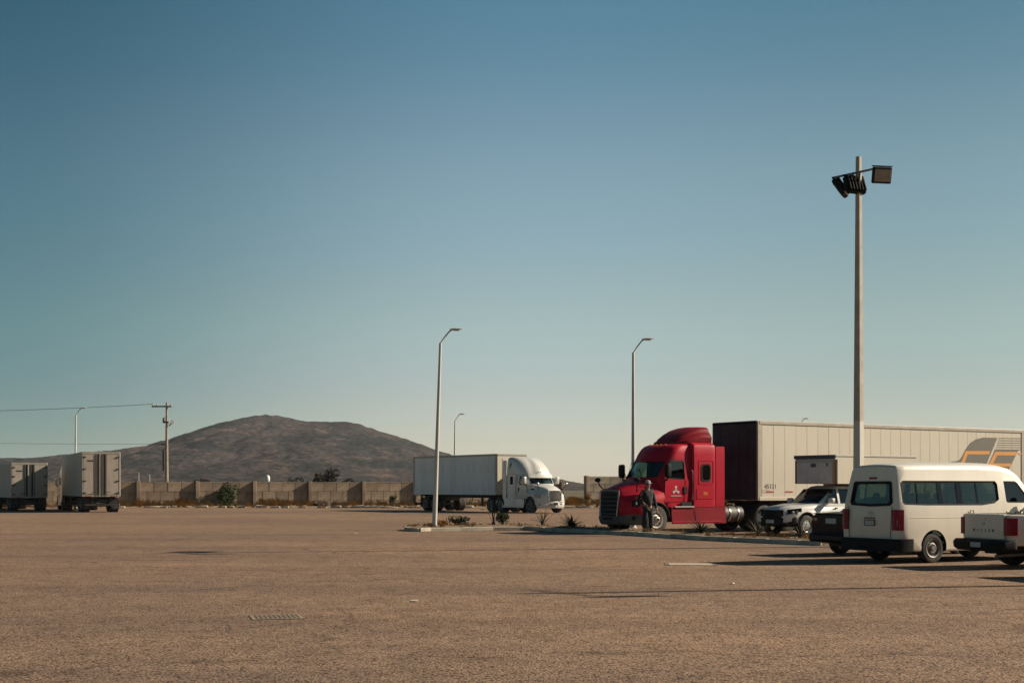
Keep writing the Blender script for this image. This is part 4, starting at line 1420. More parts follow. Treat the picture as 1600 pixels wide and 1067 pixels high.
# ------------------------------------------------------------------ passenger van
def passenger_van(label):
    o = empty('passenger_van', label, 'van')
    # x, zb, zt, wb, zm, wm, wt, rb, rt, crown
    st = [(0.0, .50, 2.14, .84, .95, .87, .70, .06, .10, .02), (.05, .36, 2.18, .88, .95, .905, .72, .06, .12, .03), (.30, .27, 2.21, .925, .95, .932, .735, .05, .14, .04),
          (1.0, .26, 2.225, .932, .95, .937, .74, .05, .15, .05), (2.6, .26, 2.235, .932, .95, .937, .74, .05, .15, .05), (3.35, .26, 2.22, .932, .95, .937, .735, .05, .16, .05),
          (3.75, .26, 2.15, .928, .95, .932, .72, .05, .18, .05), (4.0, .26, 2.03, .91, .95, .925, .71, .05, .18, .04), (4.30, .27, 1.72, .90, .95, .92, .73, .05, .16, .04),
          (4.62, .28, 1.36, .90, .90, .91, .76, .05, .14, .04), (4.85, .30, 1.14, .88, .85, .89, .74, .06, .16, .04), (5.00, .32, .98, .82, .78, .83, .68, .06, .16, .03), (5.07, .38, .86, .70, .65, .72, .60, .06, .10, .02)]
    def deform(x, y, z):
        k = max(0, 1 - x / .7)
        return (x + .13 * k * max(0, z - 1.15), y, z)
    body = xloft(st, deform).build('body', M['vanwhite'], o)
    inn = [(r[0] if 0 < i < len(st) - 3 else r[0], r[1] + .14, r[2] - .07, r[3] - .07, r[4], r[5] - .07, r[6] - .07, .04, max(.05, r[8] - .04), .02) for i, r in enumerate(st[2:10])]
    inn = [(inn[0][0] - .16, *inn[0][1:])] + inn
    ci = xloft(inn).build('c', M['interior'], o)
    win = [(.16, 1.36), (.22, 1.31), (.9, 1.29), (2.6, 1.285), (3.0, 1.33), (3.17, 1.42), (3.18, 1.78), (3.12, 1.845), (.24, 1.845), (.16, 1.79)]
    dw = [(3.40, 1.38), (3.44, 1.34), (4.32, 1.33), (4.28, 1.40), (3.92, 1.80), (3.82, 1.845), (3.40, 1.845)]
    rw = [(-.66, 1.36), (-.60, 1.29), (0, 1.265), (.60, 1.29), (.66, 1.36), (.60, 1.80), (.55, 1.835), (-.55, 1.835), (-.60, 1.80)]
    c1 = MB().prism(win, 'xz', -2, 2).build('c', M['black'], o)
    c2 = MB().prism(dw, 'xz', -2, 2).build('c', M['black'], o)
    c3 = MB().prism(rw, 'yz', -.5, .6).build('c', M['black'], o)
    c4 = MB().prism([(4.05, 1.95), (5.2, 1.95), (5.2, 1.36), (4.56, 1.36), (4.45, 1.40), (3.95, 1.90)], 'xz', -.60, .60).build('c', M['black'], o)
    arch = MB().cyl((1.05, -2, .36), (1.05, -.62, .36), .385, n=28)
    arch.cyl((1.05, .62, .36), (1.05, 2, .36), .385, n=28)
    arch.cyl((3.98, -2, .36), (3.98, -.60, .36), .385, n=28)
    arch.cyl((3.98, .60, .36), (3.98, 2, .36), .385, n=28)
    c5 = arch.build('c', M['black'], o)
    cut(body, [ci, c1, c2, c3, c4, c5])
    sy = lambda x, z: side_w(st, x, z)
    for s in (-1, 1):
        f1 = lambda x, z: s * (sy(x, z) - .012)
        f2 = lambda x, z: s * (sy(x, z) - .018)
        def poly_grid(poly):
            return poly
        w = MB().prism(win, 'xz', f1, f2).build('side_window', M['glass'], o)
        MB().frame(win, inset(win, .045), 'xz', lambda x, z: s * (sy(x, z) - .006), lambda x, z: s * (sy(x, z) - .03)).build('window_surround', M['black'], w)
        for x0, x1 in ((1.27, 1.40), (1.86, 2.02), (.62, .66), (2.48, 2.53)):
            MB().slab(lambda u, v: (u, s * (sy(u, v) - .024), v), [x0, x1], [1.30, 1.55, 1.83], (0, s * .014, 0)).build('window_pillar', M['blackgloss'], w)
        d = MB().prism(dw, 'xz', f1, f2).build('door_window', M['glass_dark'], o)
        MB().frame(dw, inset(dw, .03), 'xz', lambda x, z: s * (sy(x, z) - .006), lambda x, z: s * (sy(x, z) - .03)).build('window_surround', M['black'], d)
        MB().slab(lambda u, v: (u, s * (sy(u, v) - .004), v), [.70, 1.2, 2.0], [1.165, 1.205], (0, s * .012, 0)).build('sliding_door_rail', M['grey_plastic'], o)
        # crease along the flank and door gaps
        MB().tube([(x, s * (sy(x, 1.0) + .001), 1.02) for x in (.35, 1.0, 2.0, 3.0, 3.9)], .007, 5).build('body_crease', M['vanwhite'], o)
        for x in (2.06, 3.32):
            MB().tube([(x, s * (sy(x, z) - .001), z) for z in (.34, .7, 1.0, 1.28)], .006, 4).build('door_gap', M['black'], o)
        MB().box((2.22, s * (sy(2.22, 1.15) + .012), 1.13), (.16, .03, .05), .012).build('door_handle', M['vanwhite'], o)
        MB().box((3.45, s * (sy(3.45, 1.15) + .012), 1.13), (.16, .03, .05), .012).build('door_handle', M['vanwhite'], o)
        # tail lamp cluster wraps the rear corner
        tl = MB()
        tl.rings([[(x + .10 * (z > 1.1) * .0, s * y, z) for x, y in ((.0, .70), (-.022, .80), (.02, .915), (.13, .945), (.13, .86), (.03, .70))] for z in (.74, .90, 1.05, 1.20)])
        tl.build('tail_lamp', M['lamp_red'], o)
        MB().rings if False else None
        mr = MB().tube([(4.2, s * .92, 1.32), (4.22, s * 1.05, 1.36)], .03, 6)
        mr.box((4.22, s * 1.13, 1.45), (.10, .18, .28), .04)
        mr.build('door_mirror', M['black'], o)
        hl = MB().box((4.90, s * .70, .86), (.26, .26, .22), .07).build('headlamp', M['lamp_clear'], o)
        for xx in (1.05, 3.98):
            wheel(o, xx, s * .80, .335, .21, s, .205, M['steel_rim'], False, 12)
        MB().slab(lambda u, v: (1.05 + .40 * math.cos(u), s * (.926 - 0 * v), .36 + .40 * math.sin(u)) if v == 0 else (1.05 + .385 * math.cos(u), s * .935, .36 + .385 * math.sin(u)),
                  [R(a) for a in range(5, 180, 14)], [0, 1], (0, s * -.02, 0)).build('arch_lip', M['black'], o)
    g = MB().prism(rw, 'yz', lambda y, z: .035 + .13 * max(0, z - 1.15), lambda y, z: .043 + .13 * max(0, z - 1.15)).build('rear_window', M['glass'], o)
    MB().frame(rw, inset(rw, .06), 'yz', lambda y, z: -.004 + .13 * max(0, z - 1.15), lambda y, z: .03 + .13 * max(0, z - 1.15)).build('window_surround', M['black'], g)
    MB().box((.006 + .13 * .78, 0, 1.905), (.03, .26, .045), .012).build('brake_lamp', M['lamp_red'], o)
    # tailgate gap lines
    MB().tube([(-.003, -.66, .56), (-.006, -.70, 1.2), (.012, -.69, 1.28)], .006, 4).build('tailgate_gap', M['black'], o)
    MB().tube([(-.003, .66, .56), (-.006, .70, 1.2), (.012, .69, 1.28)], .006, 4).build('tailgate_gap', M['black'], o)
    # emblem, lettering and plate recess on the tailgate
    MB().lathe_y([(.040, -.003), (.052, -.003), (.052, .003), (.040, .003)], n=20).build('emblem', M['alu'], o).matrix_local = Matrix.Translation((-.006, 0, 1.12)) @ Matrix.Rotation(R(90), 4, 'Z')
    bar = MB().box((-.006, 0, 1.12), (.006, .12, .018)).build('emblem', M['alu'], o)
    mb = MB()
    for k in range(5):
        mb.box((-.006, -.14 + k * .07, 1.00 + (k % 2) * .008), (.006, .05, .035), .002)
    mb.build('tailgate_script', M['lamp_red'], o)
    MB().frame(rrect(-.17, .17, .83, .965, .02), rrect(-.155, .155, .845, .95, .015), 'yz', -.010, .01).build('plate_frame', M['grey_plastic'], o)
    MB().box((-.005, 0, .897), (.008, .30, .10)).build('number_plate', M['plate'], o)
    # rear bumper, wrapping
    bp = MB()
    bp.rings([[(x, y, z) for x, y in ((.05, -.93), (-.06, -.86), (-.09, -.5), (-.09, .5), (-.06, .86), (.05, .93), (.42, .945), (.42, .90), (.06, .86), (.06, -.86), (.42, -.90), (.42, -.945))] for z in (.27, .36, .50, .55)])
    bp.build('rear_bumper', M['black'], o)
    fb = MB().box((5.03, 0, .45), (.16, 1.5, .24), .06).build('front_bumper', M['vanwhite'], o)
    MB().box((5.06, 0, .74), (.06, .9, .12), .03).build('grille', M['black'], o)
    MB().slab(lambda u, v: (lerp(4.58, 3.98, v), u, lerp(1.37, 1.97, v) + .05 - .10 * u * u), [-.62, -.3, 0, .3, .62], [0, .33, .66, 1], (-.008, 0, -.004)).build('windscreen', M['glass_clear'], o)
    for x in (.75, 1.55, 2.35, 3.35):
        for y in (-.55, 0.0, .55) if x < 3 else (-.5, .5):
            m = MB().box((x + .20, y, .78), (.42, .42, .16), .04).box((x, y, 1.12), (.12, .40, .62), .04).box((x - .02, y, 1.49), (.08, .22, .15), .03)
            m.build('seat', M['seat'], o)
    MB().box((2.4, 0, .30), (4.4, 1.5, .10)).build('floor_pan', M['chassis'], o)
    return o
VA = R(29)
van = passenger_van('white high-roof passenger van, rear corner towards the camera')
VF = Vector((math.cos(VA), math.sin(VA)))
VRt = Vector((VF.y, -VF.x))
vc = Vector(AT(1404, 31.4))
place(van, vc - VRt * .91, tuple(VF))

# ------------------------------------------------------------------ pickups
def pickup(label, box=False, dark_front=False, letters=False):
    o = empty('pickup_truck', label, 'pickup')
    paint = M['vanwhite'] if not box else M['white']
    X0 = .10 if not box else 1.60
    st = [(X0, .52, 1.12, .82, .85, .85, .84, .05, .03, .0), (X0 + .06, .48, 1.135, .85, .85, .875, .86, .05, .04, .0), (1.1 if not box else 1.72, .48, 1.135, .87, .85, .90, .87, .05, .04, .0),
          (1.75, .46, 1.13, .87, .85, .90, .86, .05, .05, .0), (3.2, .42, 1.11, .87, .85, .90, .84, .05, .07, .02), (3.75, .42, 1.11, .87, .85, .90, .82, .05, .10, .05),
          (4.3, .44, 1.08, .88, .85, .91, .80, .05, .14, .07), (4.8, .46, 1.02, .87, .82, .90, .76, .05, .16, .07), (5.05, .48, .96, .82, .78, .84, .70, .05, .16, .05), (5.18, .50, .88, .70, .72, .72, .62, .05, .10, .03)]
    body = xloft(st).build('body', paint, o)
    cs = []
    if not box:
        cs.append(MB().box((.92, 0, 1.15), (1.40, 1.50, .80)).build('c', M['chassis'], o))
    for ax in (1.30, 4.38):
        a = MB()
        for s in (-1, 1):
            a.cyl((ax, s * .60, .40), (ax, s * 2, .40), .43, n=28)
        cs.append(a.build('c', M['black'], o))
    cut(body, cs)
    lv = [(1.06, 3.78, 1.72, .85, .25, .10), (1.14, 3.70, 1.73, .845, .25, .12), (1.50, 3.20, 1.80, .76, .20, .10), (1.66, 2.96, 1.86, .71, .18, .08), (1.74, 2.78, 1.98, .66, .16, .06), (1.775, 2.6, 2.2, .52, .12, .04)]
    cab = vloft(lv, .10).build('cab', paint, o)
    inner = [(1.00, 3.60, 1.80, .78, .2, .1), (1.14, 3.58, 1.80, .775, .2, .12), (1.50, 3.10, 1.87, .69, .18, .1), (1.66, 2.86, 1.93, .64, .16, .08), (1.71, 2.76, 2.0, .58, .14, .06)]
    ci = vloft(inner, .08).build('c', M['interior'], o)
    w1 = [(3.42, 1.17), (2.78, 1.15), (2.78, 1.64), (2.92, 1.64)]
    w2 = [(2.68, 1.15), (2.02, 1.16), (2.08, 1.64), (2.68, 1.64)]
    k1 = MB().prism(w1, 'xz', -2, 2).build('c', M['black'], o)
    k2 = MB().prism(w2, 'xz', -2, 2).build('c', M['black'], o)
    k3 = MB().prism([(3.40, 1.16), (4.4, 1.16), (4.4, 1.66), (2.70, 1.66)], 'xz', -.62, .62).build('c', M['black'], o)
    k4 = MB().prism([(1.5, 1.2), (1.95, 1.2), (1.95, 1.62), (1.5, 1.62)], 'xz', -.55, .55).build('c', M['black'], o)
    cut(cab, [ci, k1, k2, k3, k4])
    cw = lambda z: interp(lv, z)[2]
    MB().slab(lambda u, v: (front_x(lv, v, u) - .012, u, v), [-.66 + 1.32 * i / 12 for i in range(13)], [1.13, 1.3, 1.5, 1.67], (-.008, 0, -.004)).build('windscreen', M['glass_dark'] if box else M['glass'], o)
    MB().slab(lambda u, v: (interp(lv, v)[1] + .012, u, v), [-.57, .57], [1.18, 1.4, 1.64], (.008, 0, 0)).build('rear_window', M['glass_dark'], o)
    MB().box((3.05, 0, 1.08), (.5, 1.4, .12), .04).build('dashboard', M['interior'], o)
    for s in (-1, 1):
        for w in (w1, w2):
            MB().prism(w, 'xz', lambda x, z: s * (cw(z) - .010), lambda x, z: s * (cw(z) - .016)).build('side_window', M['glass_dark'] if box else M['glass'], o)
            MB().frame([(x + (x - 2.7) * .02, z + (z - 1.4) * .06) for x, z in w], inset(w, .015), 'xz', lambda x, z: s * (cw(z) + .004), lambda x, z: s * (cw(z) - .02)).build('window_surround', M['black'], o)
        for y in (.4,):
            MB().box((2.75, s * y, .95), (.5, .48, .3), .06).box((2.5, s * y, 1.25), (.14, .46, .6), .05).build('seat', M['seat'], o)
        mr = MB().tube([(3.30, s * .84, 1.15), (3.30, s * .93, 1.18)], .03, 6)
        mr.rings([[(3.30 + dx, s * 1.02 + y * k, 1.24 + z * k) for y, z in rrect(-.12, .12, -.09, .09, .05)] for dx, k in ((.09, .5), (.05, .95), (-.05, 1))])
        mr.build('door_mirror', M['black'] if not box else M['boxgrey'], o)
        for x, z in ((2.95, .98), (2.12, .98)):
            MB().box((x, s * .905, z), (.17, .03, .04), .012).build('door_handle', M['black'], o)
        for x in (1.98, 2.72, 3.56):
            MB().tube([(x, s * (side_w(st, x, z) - .001), z) for z in (.52, .7, .85, 1.03)], .006, 4).build('door_gap', M['black'], o)
        hl = MB().slab(lambda u, v: (u, s * (side_w(st, u, .85) - .01), v + (u - 4.9) * -.10), [4.62, 4.75, 4.88, 5.0, 5.10] if dark_front else [4.70, 4.85, 4.98, 5.08, 5.16], [.78, .88, .96], (0, s * .03, 0))
        head = hl.build('headlamp', M['lamp_clear'] if not dark_front else M['black'], o)
        MB().box((5.0, s * .86, .85), (.14, .05, .09), .02).build('lens', M['lamp_clear'], head)
        for ax in (1.30, 4.38):
            wheel(o, ax, s * .79, .37, .25, s, .22, M['chrome'] if box else M['steel_rim'], False, 6)
        pts = [(4.38 + .44 * math.cos(R(a)), s * .905, .40 + .44 * math.sin(R(a))) for a in range(0, 181, 15)]
        MB().tube(pts, .022, 5).build('arch_lip', M['black'], o)
        if not box:
            pts = [(1.30 + .44 * math.cos(R(a)), s * .900, .40 + .44 * math.sin(R(a))) for a in range(0, 181, 15)]
            MB().tube(pts, .022, 5).build('arch_lip', M['black'], o)
    # nose
    gr = MB().slab(lambda u, v: (5.20 - .10 * u * u, u, v), [-.56, -.3, 0, .3, .56], [.70, .80, .92], (.02, 0, 0)).build('grille', M['black'], o)
    for z in (.76, .83):
        MB().tube([(5.225 - .10 * u * u, u, z) for u in (-.5, 0, .5)], .010, 5).build('grille_bar', M['chrome'] if not dark_front else M['grey_plastic'], gr)
    fb = vloft([(.34, 5.20, 4.85, .80, .3, .10), (.42, 5.27, 4.85, .88, .32, .10), (.62, 5.28, 4.85, .89, .32, .10), (.70, 5.24, 4.85, .87, .3, .10)] +
               ([(.80, 5.26, 4.80, .895, .34, .12), (.90, 5.22, 4.84, .87, .34, .12)] if dark_front else []), .04).build('front_bumper', M['black'] if dark_front else paint, o)  # black bumper raised over the nose; the shade there is put into colour
    MB().box((5.29, 0, .52), (.012, .40, .12), .003).build('number_plate', M['plate'], fb)
    ch = MB().box((2.6, 0, .40), (4.6, .9, .14))
    for ax in (1.30, 4.38):
        ch.box((ax, 0, .37), (.12, 1.4, .12))
    ch.build('chassis', M['chassis'], o)
    if not box:
        tg = MB().box((.075, 0, .865), (.07, 1.42, .53), .025).build('tailgate', paint, o)
        MB().box((.035, 0, 1.03), (.012, .20, .06), .01).build('tailgate_handle', paint, tg)
        MB().lathe_y([(.030, -.004), (.042, -.004), (.042, .004), (.030, .004)], n=18).build('emblem', M['alu'], tg).matrix_local = Matrix.Translation((.036, 0, .93)) @ Matrix.Rotation(R(90), 4, 'Z')
        MB().box((.036, 0, .93), (.008, .10, .016)).build('emblem', M['alu'], tg)
        if letters:
            for k, chh in enumerate('NISSAN'):
                lm = text_mesh(chh, .085)
                lm.materials.append(M['grey_plastic'])
                inst('lettering', lm, tg, (.036, .34 - k * .136, .79), (R(90), 0, R(-90)))
        for s in (-1, 1):
            tl = MB().rings([[(x, s * y, z) for x, y in ((.035, .715), (.035, .83), (.08, .885), (.24, .905), (.24, .82), (.10, .72))] for z in (.70, .80, .95, 1.06)])
            tl.build('tail_lamp', M['lamp_red'], o)
            for x in (.25, 1.5):
                MB().tube([(x, s * .80, 1.13), (x, s * .80, 1.19), (x + .08, s * .80, 1.19), (x + .08, s * .80, 1.13)], .012, 5).build('tie_down', M['black'], o)
        rb = vloft([(.36, .30, -.10, .80, .1, .02), (.42, .30, -.14, .89, .1, .02), (.54, .30, -.15, .90, .1, .02), (.60, .30, -.10, .88, .1, .02)], .08).build('rear_bumper', M['black'], o)
        MB().box((-.155, 0, .49), (.012, .36, .10), .003).build('number_plate', M['plate'], rb)
        MB().tube([(.9, -.45, .30), (.35, -.5, .28), (-.02, -.52, .27)], .035, 8).build('exhaust', M['steel_rim'], o)
        MB().tube([(.1, 0, .36), (.9, 0, .33)], .06, 8).build('spare_bracket', M['chassis'], o)
    else:
        # luton box: cargo body that reaches forward over the cab
        prof = [(-1.15, .72), (1.66, .72), (1.66, 1.84), (3.08, 1.84), (3.08, 2.86), (-1.15, 2.86)]
        bx = MB().prism(prof, 'xz', -.98, .98).build('cargo_box', M['trailer'], o)
        MB().box((3.10, 0, 2.80), (.10, 2.02, .13), .02).build('front_header', M['navy'], bx)
        MB().box((3.095, 0, 2.66), (.03, 1.84, .06)).build('header_strip', M['plate'], bx)
        MB().box((3.094, -.02, 2.235), (.03, 1.76, .72), .01).build('front_panel', M['boxgrey'], bx)
        for s in (-1, 1):
            MB().box((3.09, s * .945, 2.27), (.05, .06, .84), .01).build('corner_strip', M['amber'] if s == 1 else M['redtape'], bx)
            MB().box((3.02, s * .985, 2.27), (.10, .025, .86), .006).build('corner_seal', M['black'], bx)
            MB().box((.96, s * .985, 2.835), (4.2, .03, .06), .006).build('top_rail', M['alu'], bx)
            for x in (-1.0, -.7):
                MB().box((x, s * .99, 2.5), (.10, .03, .10), .01).build('hinge', M['chassis'], bx)
        MB().box((3.115, -.05, 2.50), (.012, .24, .13)).build('air_vent', M['grey_plastic'], bx)
        MB().box((3.115, .62, 2.52), (.02, .06, .11), .01).build('marker_lamp', M['black'], bx)
        MB().box((-.1, 0, .60), (2.0, 1.6, .16)).build('subframe', M['chassis'], o)
    return o
# white pickup with the cargo box, nose to the left like the red truck
bp_ = pickup('white pickup with dark front and a cargo box reaching over its cab', True, True)
PB = Vector((.834, .55)).normalized()
PN = Vector((.55, -.834)).normalized()
fw = Vector(AT(1261, 49.6)) - PN * .9
place(bp_, fw + PB * 4.38, tuple(-PB))
# white pickup, tailgate towards us at the right edge
PA = R(15.5)
PF = Vector((math.cos(PA), math.sin(PA)))
PRt = Vector((PF.y, -PF.x))
pk = pickup('white pickup at the right edge, grey lettered tailgate and dark bumper towards us', False, False, True)
pc = Vector(AT(1580, 29.2))
place(pk, pc - PRt * .88 - PF * .1, tuple(PF))
# its neighbour just outside the picture, whose shadow reaches in at the lower right
pk2 = copy_tree(pk)
tag(pk2, 'pickup parked past the right edge, only its shadow in view', 'pickup')
place(pk2, Vector((10.75, 26.3)), tuple(PF))

# ------------------------------------------------------------------ dark saloon
def saloon(label):
    o = empty('saloon_car', label, 'car')
    st = [(0, .50, 1.00, .72, .8, .76, .68, .06, .06, .01), (.06, .36, 1.045, .80, .75, .84, .70, .06, .08, .02), (.35, .28, 1.06, .82, .72, .86, .72, .06, .10, .03), (.85, .25, 1.05, .83, .7, .87, .74, .05, .10, .03),
          (2.2, .23, 1.00, .84, .68, .875, .76, .05, .10, .02), (3.3, .23, .98, .84, .68, .875, .74, .05, .12, .03), (3.9, .25, .90, .83, .66, .86, .68, .05, .14, .05), (4.25, .28, .80, .76, .6, .78, .60, .05, .14, .03), (4.38, .34, .68, .62, .55, .64, .52, .05, .10, .02)]
    body = xloft(st).build('body', M['darkpaint'], o)
    cs = []
    for ax in (.92, 3.48):
        a = MB()
        for s in (-1, 1):
            a.cyl((ax, s * .58, .32), (ax, s * 2, .32), .345, n=24)
        cs.append(a.build('c', M['black'], o))
    cut(body, cs)
    lv = [(.96, 3.30, .72, .80, .25, .08), (1.04, 3.16, .80, .79, .25, .10), (1.25, 2.72, 1.12, .72, .22, .08), (1.40, 2.40, 1.42, .65, .18, .06), (1.455, 2.2, 1.62, .54, .12, .04)]
    cab = vloft(lv, .16).build('cabin', M['darkpaint'], o)
    for s in (-1, 1):
        MB().prism([(2.82, 1.06), (1.12, 1.07), (1.46, 1.36), (2.38, 1.36)], 'xz', lambda x, z: s * (interp(lv, z)[2] - .02), lambda x, z: s * (interp(lv, z)[2] + .006)).build('side_window', M['black'], cab)
        tl = MB().rings([[(x, s * y, z) for x, y in ((.0, .50), (.0, .68), (.08, .80), (.20, .845), (.20, .76), (.08, .50))] for z in (.80, .88, .98)])
        lamp = tl.build('tail_lamp', M['lamp_red'], o)
        MB().box((.012, s * .60, .90), (.03, .14, .08), .01).build('reverse_lamp', M['lamp_clear'], lamp)
        MB().box((2.75, s * .93, 1.06), (.10, .18, .12), .04).build('door_mirror', M['darkpaint'], o)
        MB().box((4.22, s * .58, .66), (.18, .26, .12), .05).build('headlamp', M['lamp_clear'], o)
        for ax in (.92, 3.48):
            wheel(o, ax, s * .74, .31, .20, s, .20, M['alu'], False, 8)
    MB().slab(lambda u, v: (interp(lv, v)[1] - .01, u, v), [-.60, -.3, 0, .3, .60], [1.06, 1.2, 1.36], (.012, 0, 0)).build('rear_window', M['black'], cab)
    MB().slab(lambda u, v: (front_x(lv, v, u) + .004, u, v), [-.58, -.3, 0, .3, .58], [1.06, 1.2, 1.36], (-.012, 0, 0)).build('windscreen', M['black'], cab)
    MB().box((-.03, 0, .44), (.16, 1.56, .22), .06).build('rear_bumper', M['darkpaint'], o)
    MB().box((.03, .0, .86), (.012, .40, .13), .003, Matrix.Translation((-.03, 0, 0))).build('number_plate', M['plate'], o)
    MB().box((.05, 0, 1.05), (.12, 1.3, .02), .008).build('boot_edge_glint', M['alu'], o)  # pale strip puts the sunlit edge of the boot lid into colour
    MB().box((2.2, 0, .26), (3.4, 1.3, .10)).build('floor_pan', M['chassis'], o)
    return o
sal = saloon('black saloon car half hidden behind the rear of the white van')
SA = R(27)
SF = Vector((math.cos(SA), math.sin(SA)))
SL = Vector((-SF.y, SF.x))
sc = Vector(AT(1266, 36.2))
place(sal, sc - SL * .80, tuple(SF))

# ------------------------------------------------------------------ person
def person(label, xy, z, yaw):
    o = empty('person', label, 'person')
    place(o, xy, None, z, yaw)
    def skin_mesh(name, verts, edges, rad, mat, lv=2, root=0, parent=o):
        me = bpy.data.meshes.new(name)
        me.from_pydata(verts, edges, [])
        me.materials.append(mat)
        ob = bpy.data.objects.new(name, me)
        COL.objects.link(ob)
        ob.parent = parent
        md = ob.modifiers.new('skin', 'SKIN')
        md.use_smooth_shade = True
        ss = ob.modifiers.new('sub', 'SUBSURF')
        ss.levels = ss.render_levels = lv
        if not me.skin_vertices:
            me.skin_vertices.new() if hasattr(me.skin_vertices, 'new') else None
        bpy.context.view_layer.update()
        for i, r in enumerate(rad):
            d = me.skin_vertices[0].data[i]
            d.radius = r if isinstance(r, tuple) else (r, r)
            d.use_root = i == root
        dg = bpy.context.evaluated_depsgraph_get()
        m2 = bpy.data.meshes.new_from_object(ob.evaluated_get(dg))
        ob.modifiers.clear()
        ob.data = m2
        for p_ in m2.polygons: p_.use_smooth = True
        return ob
    # local: +x faces, +y is the person's left; height 1.74
    hipz, shz = .92, 1.42
    Lh, Rh = (.03, .36, .80), (.16, -.25, .98)
    LE, RE = (-.02, .30, 1.10), (-.12, -.32, 1.14)
    V, E, Rr = [], [], []
    def v(p, r):
        V.append(p); Rr.append(r); return len(V) - 1
    pel = v((0, 0, hipz), (.15, .12))
    sp = v((0, 0, 1.12), (.13, .11)); chest = v((0.0, 0, 1.32), (.16, .12)); nk = v((.01, 0, 1.47), .06); nk2 = v((.02, 0, 1.53), .055)
    hd1 = v((.03, 0, 1.61), (.075, .09)); hd2 = v((.03, 0, 1.70), (.07, .085))
    E += [(pel, sp), (sp, chest), (chest, nk), (nk, nk2), (nk2, hd1), (hd1, hd2)]
    for s, el, ha in ((1, LE, Lh), (-1, RE, Rh)):
        sh = v((0, s * .19, 1.41), .065); e_ = v(el, .048); wr = v(ha, .032)
        pm = v(tuple(Vector(ha) + (Vector(ha) - Vector(el)).normalized() * .07), (.038, .022))
        E += [(chest, sh), (sh, e_), (e_, wr), (wr, pm)]
        d = (Vector(ha) - Vector(el)).normalized()
        sd = Vector((1, 0, 0)) - d * d.x
        sd.normalize()
        base = Vector(ha) + d * .075
        for k, ln in enumerate((.060, .070, .066, .050)):
            b0 = base + sd * (.027 - k * .018)
            f1 = v(tuple(b0 + d * .025), .0095); f2 = v(tuple(b0 + d * (.025 + ln * .5) + Vector((.004, -s * .010, 0))), .0085); f3 = v(tuple(b0 + d * (.02 + ln) + Vector((.008, -s * .026, 0))), .007)
            E += [(pm, f1), (f1, f2), (f2, f3)]
        t1 = v(tuple(Vector(ha) + d * .03 + sd * .038), .011); t2 = v(tuple(Vector(ha) + d * .07 + sd * .055), .009)
        E += [(wr, t1), (t1, t2)]
    feet = []
    for s, fx in ((1, .06), (-1, -.03)):
        hp = v((0, s * .09, .86), .085); kn = v((.03 + fx * .5, s * .10, .48), .058); an = v((fx, s * .11, .09), .04); to = v((fx + .14, s * .13, .045), .035)
        E += [(pel, hp), (hp, kn), (kn, an), (an, to)]
        feet.append((fx, s * .11))
    body = skin_mesh('body', V, E, Rr, M['skin'], 1)
    # jacket
    V2, E2, R2 = [], [], []
    def v2(p, r):
        V2.append(p); R2.append(r); return len(V2) - 1
    a = v2((0, 0, .84), (.20, .16)); b = v2((0, 0, 1.10), (.19, .155)); c = v2((0, 0, 1.30), (.21, .155)); d0 = v2((.005, 0, 1.44), (.12, .10)); d1 = v2((.01, 0, 1.49), (.08, .085))
    E2 += [(a, b), (b, c), (c, d0), (d0, d1)]
    for s, el, ha in ((1, LE, Lh), (-1, RE, Rh)):
        sh = v2((0, s * .20, 1.40), .09); e_ = v2(el, .072); wr = v2(tuple(Vector(ha) - (Vector(ha) - Vector(el)).normalized() * .01), .056)
        E2 += [(c, sh), (sh, e_), (e_, wr)]
    skin_mesh('jacket', V2, E2, R2, M['cloth'], 2)
    V3, E3, R3 = [(0, 0, .92)], [], [(.165, .14)]
    for s, fx in ((1, .06), (-1, -.03)):
        i = len(V3)
        V3 += [(0, s * .10, .80), (.03 + fx * .5, s * .105, .48), (fx, s * .11, .10)]
        R3 += [.115, .092, .075]
        E3 += [(0, i), (i, i + 1), (i + 1, i + 2)]
    skin_mesh('trousers', V3, E3, R3, M['trouser'], 2)
    for fx, y in feet:
        rs = []
        for t, w, hh in ((-.09, .035, .08), (-.06, .045, .10), (.02, .046, .10), (.10, .05, .065), (.17, .045, .045), (.20, .02, .03)):
            rs.append([(fx + t, y + w * math.cos(q), max(0, hh * (.5 + .5 * math.sin(q)))) for q in [i * math.pi / 5 for i in range(10)]])
        MB().rings(rs).build('shoe', M['shoe'], o)
    # face
    fb = MB()
    fb.box((.118, 0, 1.625), (.03, .026, .045), .008)
    fb.build('nose', M['skin'], body)
    for s in (-1, 1):
        MB().lathe_z([(.002, -.008), (.010, -.004), (.011, 0), (.010, .004), (.002, .008)], (.098, s * .032, 1.650), 8).build('eye', M['hair'], body)
        MB().box((.03, s * .082, 1.63), (.035, .018, .06), .008).build('ear', M['skin'], body)
    MB().box((.108, 0, 1.575), (.012, .05, .010), .003).build('mouth', M['red_dark'], body)
    hr = MB()
    hr.rings([[(.015 + .098 * k * math.cos(q) - (.012 if math.cos(q) > .5 else 0), .088 * k * math.sin(q), zz) for q in [i * math.pi / 8 for i in range(16)]] for zz, k in ((1.66, .97), (1.70, 1.02), (1.73, 1.0))])
    hr.build('hair', M['hair'], o)
    cp = MB()
    cp.rings([[(.02 + .105 * k * math.cos(q), .095 * k * math.sin(q), zz) for q in [i * math.pi / 8 for i in range(16)]] for zz, k in ((1.70, 1.0), (1.75, .98), (1.785, .82), (1.805, .5), (1.81, .1))])
    cap_ = cp.build('cap', M['cap'], o)
    MB().slab(lambda u, w: (.10 + w * (.10 - .05 * u * u * 100 * .12), u, 1.705 - w * .015), [-.07, -.035, 0, .035, .07], [0, .5, 1], (0, 0, .008)).build('peak', M['cap'], cap_)
    return o
pp = G(1011, 829.6, .16)
